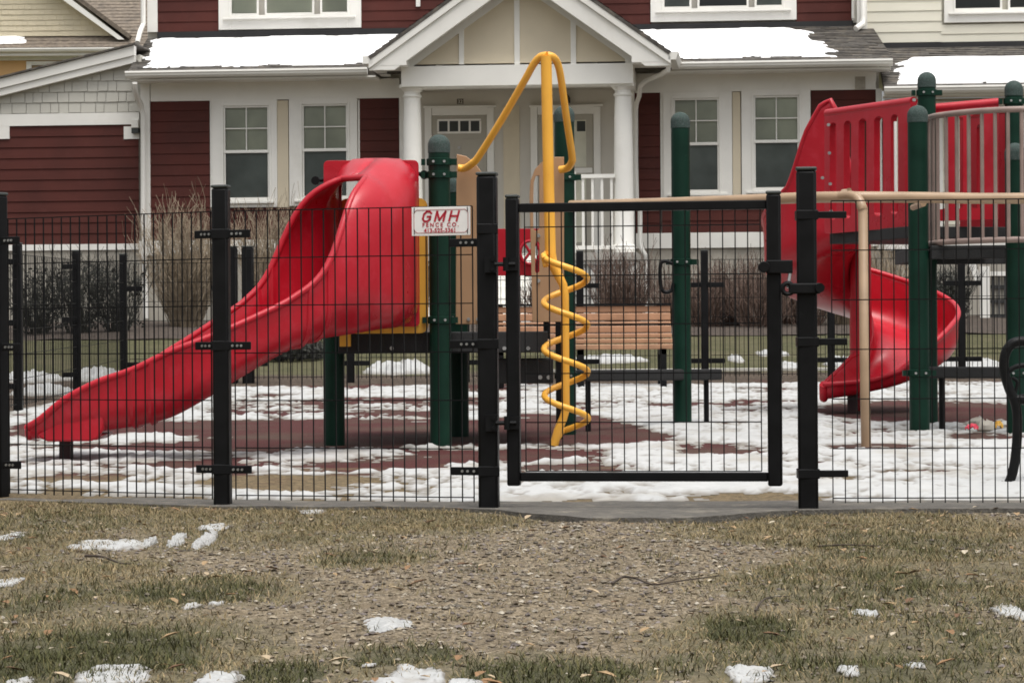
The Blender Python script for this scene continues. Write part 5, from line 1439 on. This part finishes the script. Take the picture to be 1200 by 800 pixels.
for x in (xa+.12, (xa+xb)/2, xb-.1):
    mb = MB(); mb.box(x-.03,x+.03,bd-.36,bd-.30,g0-.02,zs-.01); mb.box(x-.03,x+.03,bd+.12,bd+.18,g0-.02,zs-.01); mb.box(x-.03,x+.03,bd-.36,bd+.18,zs-.06,zs-.012)
    mb.obox((x,bd+.17,zs-.02),(x,bd+.265,zb1+.02), .05, .03); mb.build('bench_frame', M_BLACK, WB)
mb = MB(); mb.box(xa-.01, xb+.01, bd+.20, bd+.26, P(690,358.3,bd).z+.004, P(690,355.5,bd).z); mb.build('back_rail', M_BLACK, WB)

ib = ground_at(1182,567)
IB = thing('iron_bench', 'black cast iron park bench end at the right picture edge', 'bench', ib)
def end_frame(y, nm='end_frame'):
    mb = MB(); d = y
    q = lambda pts, r: mb.tube(catmull([tuple(P(px,py,ib.y)+Vector((0,y-ib.y,0))) for px,py in pts], 7), r, 10)
    q([(1206,401),(1196,400),(1186,403),(1179,412),(1176.5,425),(1178,440),(1183,456),(1189,470),(1192,486),(1192,510),(1190,535),(1186,556),(1181,567),(1175,569)], [.023]*91 + [.025])
    q([(1178,440),(1186,432),(1200,428),(1230,430)], .012)
    q([(1189,468),(1230,470),(1290,476)], .022)
    q([(1206,401),(1240,404),(1270,410)], .018)
    q([(1290,476),(1300,500),(1305,540),(1312,569)], .022); q([(1290,476),(1302,420),(1318,350)], .02)
    q([(1180,452),(1188,462),(1192,448),(1186,442)], .008)
    o = mb.build(nm, M_IRON, IB, smooth=True)
    return o
end_frame(ib.y)
ax_ = Vector((1.0, .95, 0))     # the seat runs to the right and away, out of the picture
for i in range(6):
    p = P(1198+i*17, 465+i*1.5, ib.y)
    mb = MB(); mb.obox(p, p+ax_, .05, .024); mb.build('seat_slat', M_IRON, IB, bevel=.005)
for i in range(4):
    p = P(1301+i*5, 440-i*27, ib.y)
    mb = MB(); mb.obox(p, p+ax_, .024, .07); mb.build('back_slat', M_IRON, IB, bevel=.005)
fr2 = [o for o in IB.children if o.name.startswith('end_frame')][0].copy(); COL.objects.link(fr2); fr2.parent = IB; fr2.location = ax_

# litter and small toys left in the snow at right
def crumple(name, label, px, py, w_, h_, m, seed):
    c = ground_at(px, py); rr = random.Random(seed); mb = MB(); n = 7
    c.z += .03
    ids = [[None]*n for _ in range(n)]
    for j in range(n):
        for i in range(n):
            u, v = i/(n-1)-.5, j/(n-1)-.5
            mb.v.append((c.x+u*w_*(1+rr.uniform(-.1,.1)), c.y+v*w_*.8, c.z + h_*max(0, 1-4*(u*u+v*v)*.7) + rr.uniform(-.008,.012)))
    mb.f = [(j*n+i, j*n+i+1, (j+1)*n+i+1, (j+1)*n+i) for j in range(n-1) for i in range(n-1)]
    return single(mb, name, m, label, 'litter', (c.x,c.y,G(c.y)), 'litter lying in the snow', solid=.004, recalc=False)
crumple('crumpled_wrapper', 'crumpled red wrapper lying in snow below the spiral deck', 1139, 508, .075, .03, mat('red_paper',(.5,.03,.06),.5), 1)
crumple('crumpled_wrapper', 'crumpled yellow wrapper lying in snow beside the iron bench', 1170, 506, .055, .035, mat('yellow_paper',(.65,.36,.05),.5), 2)
for i, (px, py, w_, lab) in enumerate(((1145,501,.055,'grey stone left of the yellow wrapper in the snow'),(1156,506,.06,'darker grey stone touching the yellow wrapper'))):
    c = ground_at(px, py); mb = MB(); n = 10
    for k in range(6):
        for j in range(n):
            a = 2*PI*j/n; b_ = PI*(k/5-.5); rr = w_*(1+.3*fn(math.cos(a)*2+i*5, math.sin(a)*2, b_))
            mb.v.append((c.x+rr*math.cos(b_)*math.cos(a), c.y+rr*math.cos(b_)*math.sin(a), c.z+.03+rr*.7*math.sin(b_)))
    mb.f = [(k*n+j, k*n+(j+1)%n, (k+1)*n+(j+1)%n, (k+1)*n+j) for k in range(5) for j in range(n)]
    single(mb, 'stone', M_FOUND, lab, 'stone', (c.x,c.y,c.z), 'stones by the wrappers', smooth=True)

# ------------------------------------------------------------------ foreground: grass, gravel, leaves, twigs
def inview(x, y): return abs(x) < y*.187+.05
gb = MB(); rg = random.Random(11)
STRAW = [(0.249,0.192,0.103),(0.210,0.155,0.083),(0.171,0.125,0.065),(0.289,0.226,0.130)]; OLIVE = [(0.124,0.102,0.049),(0.099,0.086,0.041),(0.146,0.116,0.058)]; GREEN = [(0.054,0.056,0.021),(0.065,0.066,0.024),(0.045,0.047,0.018),(0.090,0.080,0.032)]
cnt = 0
edge = lambda x, y: interp(front, 600 + x*F/y) - .01
for _ in range(420000):
    y = 5.7 + 6.6*rg.random()**.9; x = rg.uniform(-2.3, 2.3)
    if not inview(x, y) or y > edge(x, y): continue
    g = grass_at(x, y); dk = dark_at(x, y)
    p = max(g**1.6*.62, dk*.95)
    near_edge = sstep(.0, .5, edge(x,y)-y)
    if rg.random() > p + .012: continue
    tuft = fn(x*14, y*14, 77, 2)
    isd = rg.random() < dk*1.1
    if isd: col = rg.choice(GREEN); ln = rg.uniform(.02,.045)
    else:
        col = rg.choice(STRAW) if rg.random() < .46 + .42*fn(x*1.5, y*1.5, 60) else rg.choice(OLIVE); ln = rg.uniform(.018,.045)
    f_ = rg.uniform(.75,1.25); col = tuple(c*f_ for c in col)
    a = rg.uniform(0, 2*PI); lay = rg.uniform(.9,1.75) if not isd else rg.uniform(.6,1.5)
    ca, sa_ = math.cos(a), math.sin(a); z = G(y)+bumps(x,y)-.003
    wv = rg.uniform(.0007,.0015)
    px_, py_ = -sa_*wv, ca*wv
    h1 = ln*.55*math.cos(lay*.7); r1 = ln*.55*math.sin(lay*.7); h2 = h1 + ln*.45*math.cos(min(1.6,lay*1.08)); r2 = r1 + ln*.45*math.sin(min(1.6,lay*1.08))
    gb.add([(x-px_,y-py_,z),(x+px_,y+py_,z),(x+ca*r1+px_*.8,y+sa_*r1+py_*.8,z+h1),(x+ca*r1-px_*.8,y+sa_*r1-py_*.8,z+h1),(x+ca*r2,y+sa_*r2,z+h2)], [(0,1,2,3),(3,2,4)], col)
    cnt += 1
tag(gb.build('grass', M_BLADE, recalc=False), 'short matted winter grass in straw and dark green tufts', 'grass', kind='stuff')
st_ = MB(); SC = [(0.273,0.232,0.170),(0.206,0.172,0.122),(0.150,0.130,0.101),(0.356,0.319,0.260),(0.110,0.088,0.069),(0.233,0.197,0.152),(0.177,0.141,0.098),(0.192,0.165,0.152)]
OCT = [(1,0,0),(0,1,0),(-1,0,0),(0,-1,0),(.0,0,1),(0,0,-1),(.7,.7,.35),(-.7,.7,.3),(-.7,-.7,.35),(.7,-.7,.3)]
OF = [(4,0,6),(4,6,1),(4,1,7),(4,7,2),(4,2,8),(4,8,3),(4,3,9),(4,9,0),(5,6,0),(5,1,6),(5,7,1),(5,2,7),(5,8,2),(5,3,8),(5,9,3),(5,0,9)]
for _ in range(75000):
    y = 5.7 + 6.3*rg.random()**.85; x = rg.uniform(-2.3,2.3)
    if not inview(x,y) or y > edge(x,y)-.02: continue
    g = grass_at(x,y)
    if rg.random() > (1-g)**1.1*.95 + .08: continue
    s_ = .0022 + .0085*rg.random()**3.6; c = rg.choice(SC); f_ = rg.uniform(.55,1.1)
    a = rg.uniform(0,2*PI); ca, sa_ = math.cos(a), math.sin(a); sx, sy, sz = s_*rg.uniform(.8,1.5), s_*rg.uniform(.7,1.1), s_*rg.uniform(.45,.85)
    z = G(y)+bumps(x,y)+sz*.25
    st_.add([(x+(vx*sx*ca-vy*sy*sa_)*(j:=rg.uniform(.8,1.15)), y+(vx*sx*sa_+vy*sy*ca)*j, z+vz*sz*j) for vx,vy,vz in OCT], OF, tuple(q*f_ for q in c))
tag(st_.build('gravel', M_STONE, recalc=False), 'loose pale gravel and grit on the worn lawn', 'gravel', kind='stuff')
lf = MB(); LC = [(0.288,0.200,0.112),(0.368,0.288,0.192),(0.216,0.128,0.068),(0.416,0.360,0.272),(0.136,0.080,0.048)]
for _ in range(750):
    y = 5.7 + 6.2*rg.random(); x = rg.uniform(-2.3,2.3)
    if not inview(x,y) or y > edge(x,y)+.1: continue
    s_ = .008 + .02*rg.random()**2; a = rg.uniform(0,2*PI); ca, sa_ = math.cos(a), math.sin(a); z = G(y)+bumps(x,y)+rg.uniform(.006,.02); c = rg.choice(LC); ti = rg.uniform(-.5,.5)
    sh = [(-1,0,0),(-.3,.45,.25),(.5,.35,.2),(1,0,.1),(.4,-.4,.25),(-.4,-.42,.2)]
    lf.add([(x+(u*ca-v*sa_)*s_, y+(u*sa_+v*ca)*s_, z+(q_+u*ti*.6)*s_) for u,v,q_ in sh], [(0,1,2,3),(0,3,4,5)], c)
tag(lf.build('leaf_litter', M_STONE, recalc=False), 'scattered curled tan leaf scraps on the lawn', 'leaves', kind='stuff')
def twig_thing(label, pts, r, branch=None):
    q = []
    for px, py in pts:
        g = ground_at(px, py); g.z += bumps(g.x, g.y) + .012; q.append(tuple(g))
    mb = MB(); c = catmull(q, 6); mb.tube(c, [lerp(r, r*.4, i/(len(c)-1)) for i in range(len(c))], 6)
    if branch:
        qq = []
        for px, py in branch:
            g = ground_at(px, py); g.z += bumps(g.x, g.y) + .018; qq.append(tuple(g))
        mb.tube(catmull(qq, 5), r*.5, 5)
    single(mb, 'twig', mat('twig_bark',(.05,.036,.026),.9), label, 'twig', q[0], 'fallen twigs on the lawn', smooth=True)
twig_thing('long forked dark twig on gravel right of centre', [(717,678),(730,671),(745,674),(765,678),(790,677),(815,674),(843,672)], .0042, [(775,677),(790,670),(805,664)])
twig_thing('straight brown twig in grass left of the olive tufts', [(960,641),(990,643),(1010,641),(1030,642)], .0042)
twig_thing('short brown twig beside the dark tuft below the ice slab', [(100,651),(120,653),(140,656),(153,659)], .005)
twig_thing('thin tan twig pointing up at the round dark tuft', [(885,710),(895,703),(910,698),(925,696)], .0032)
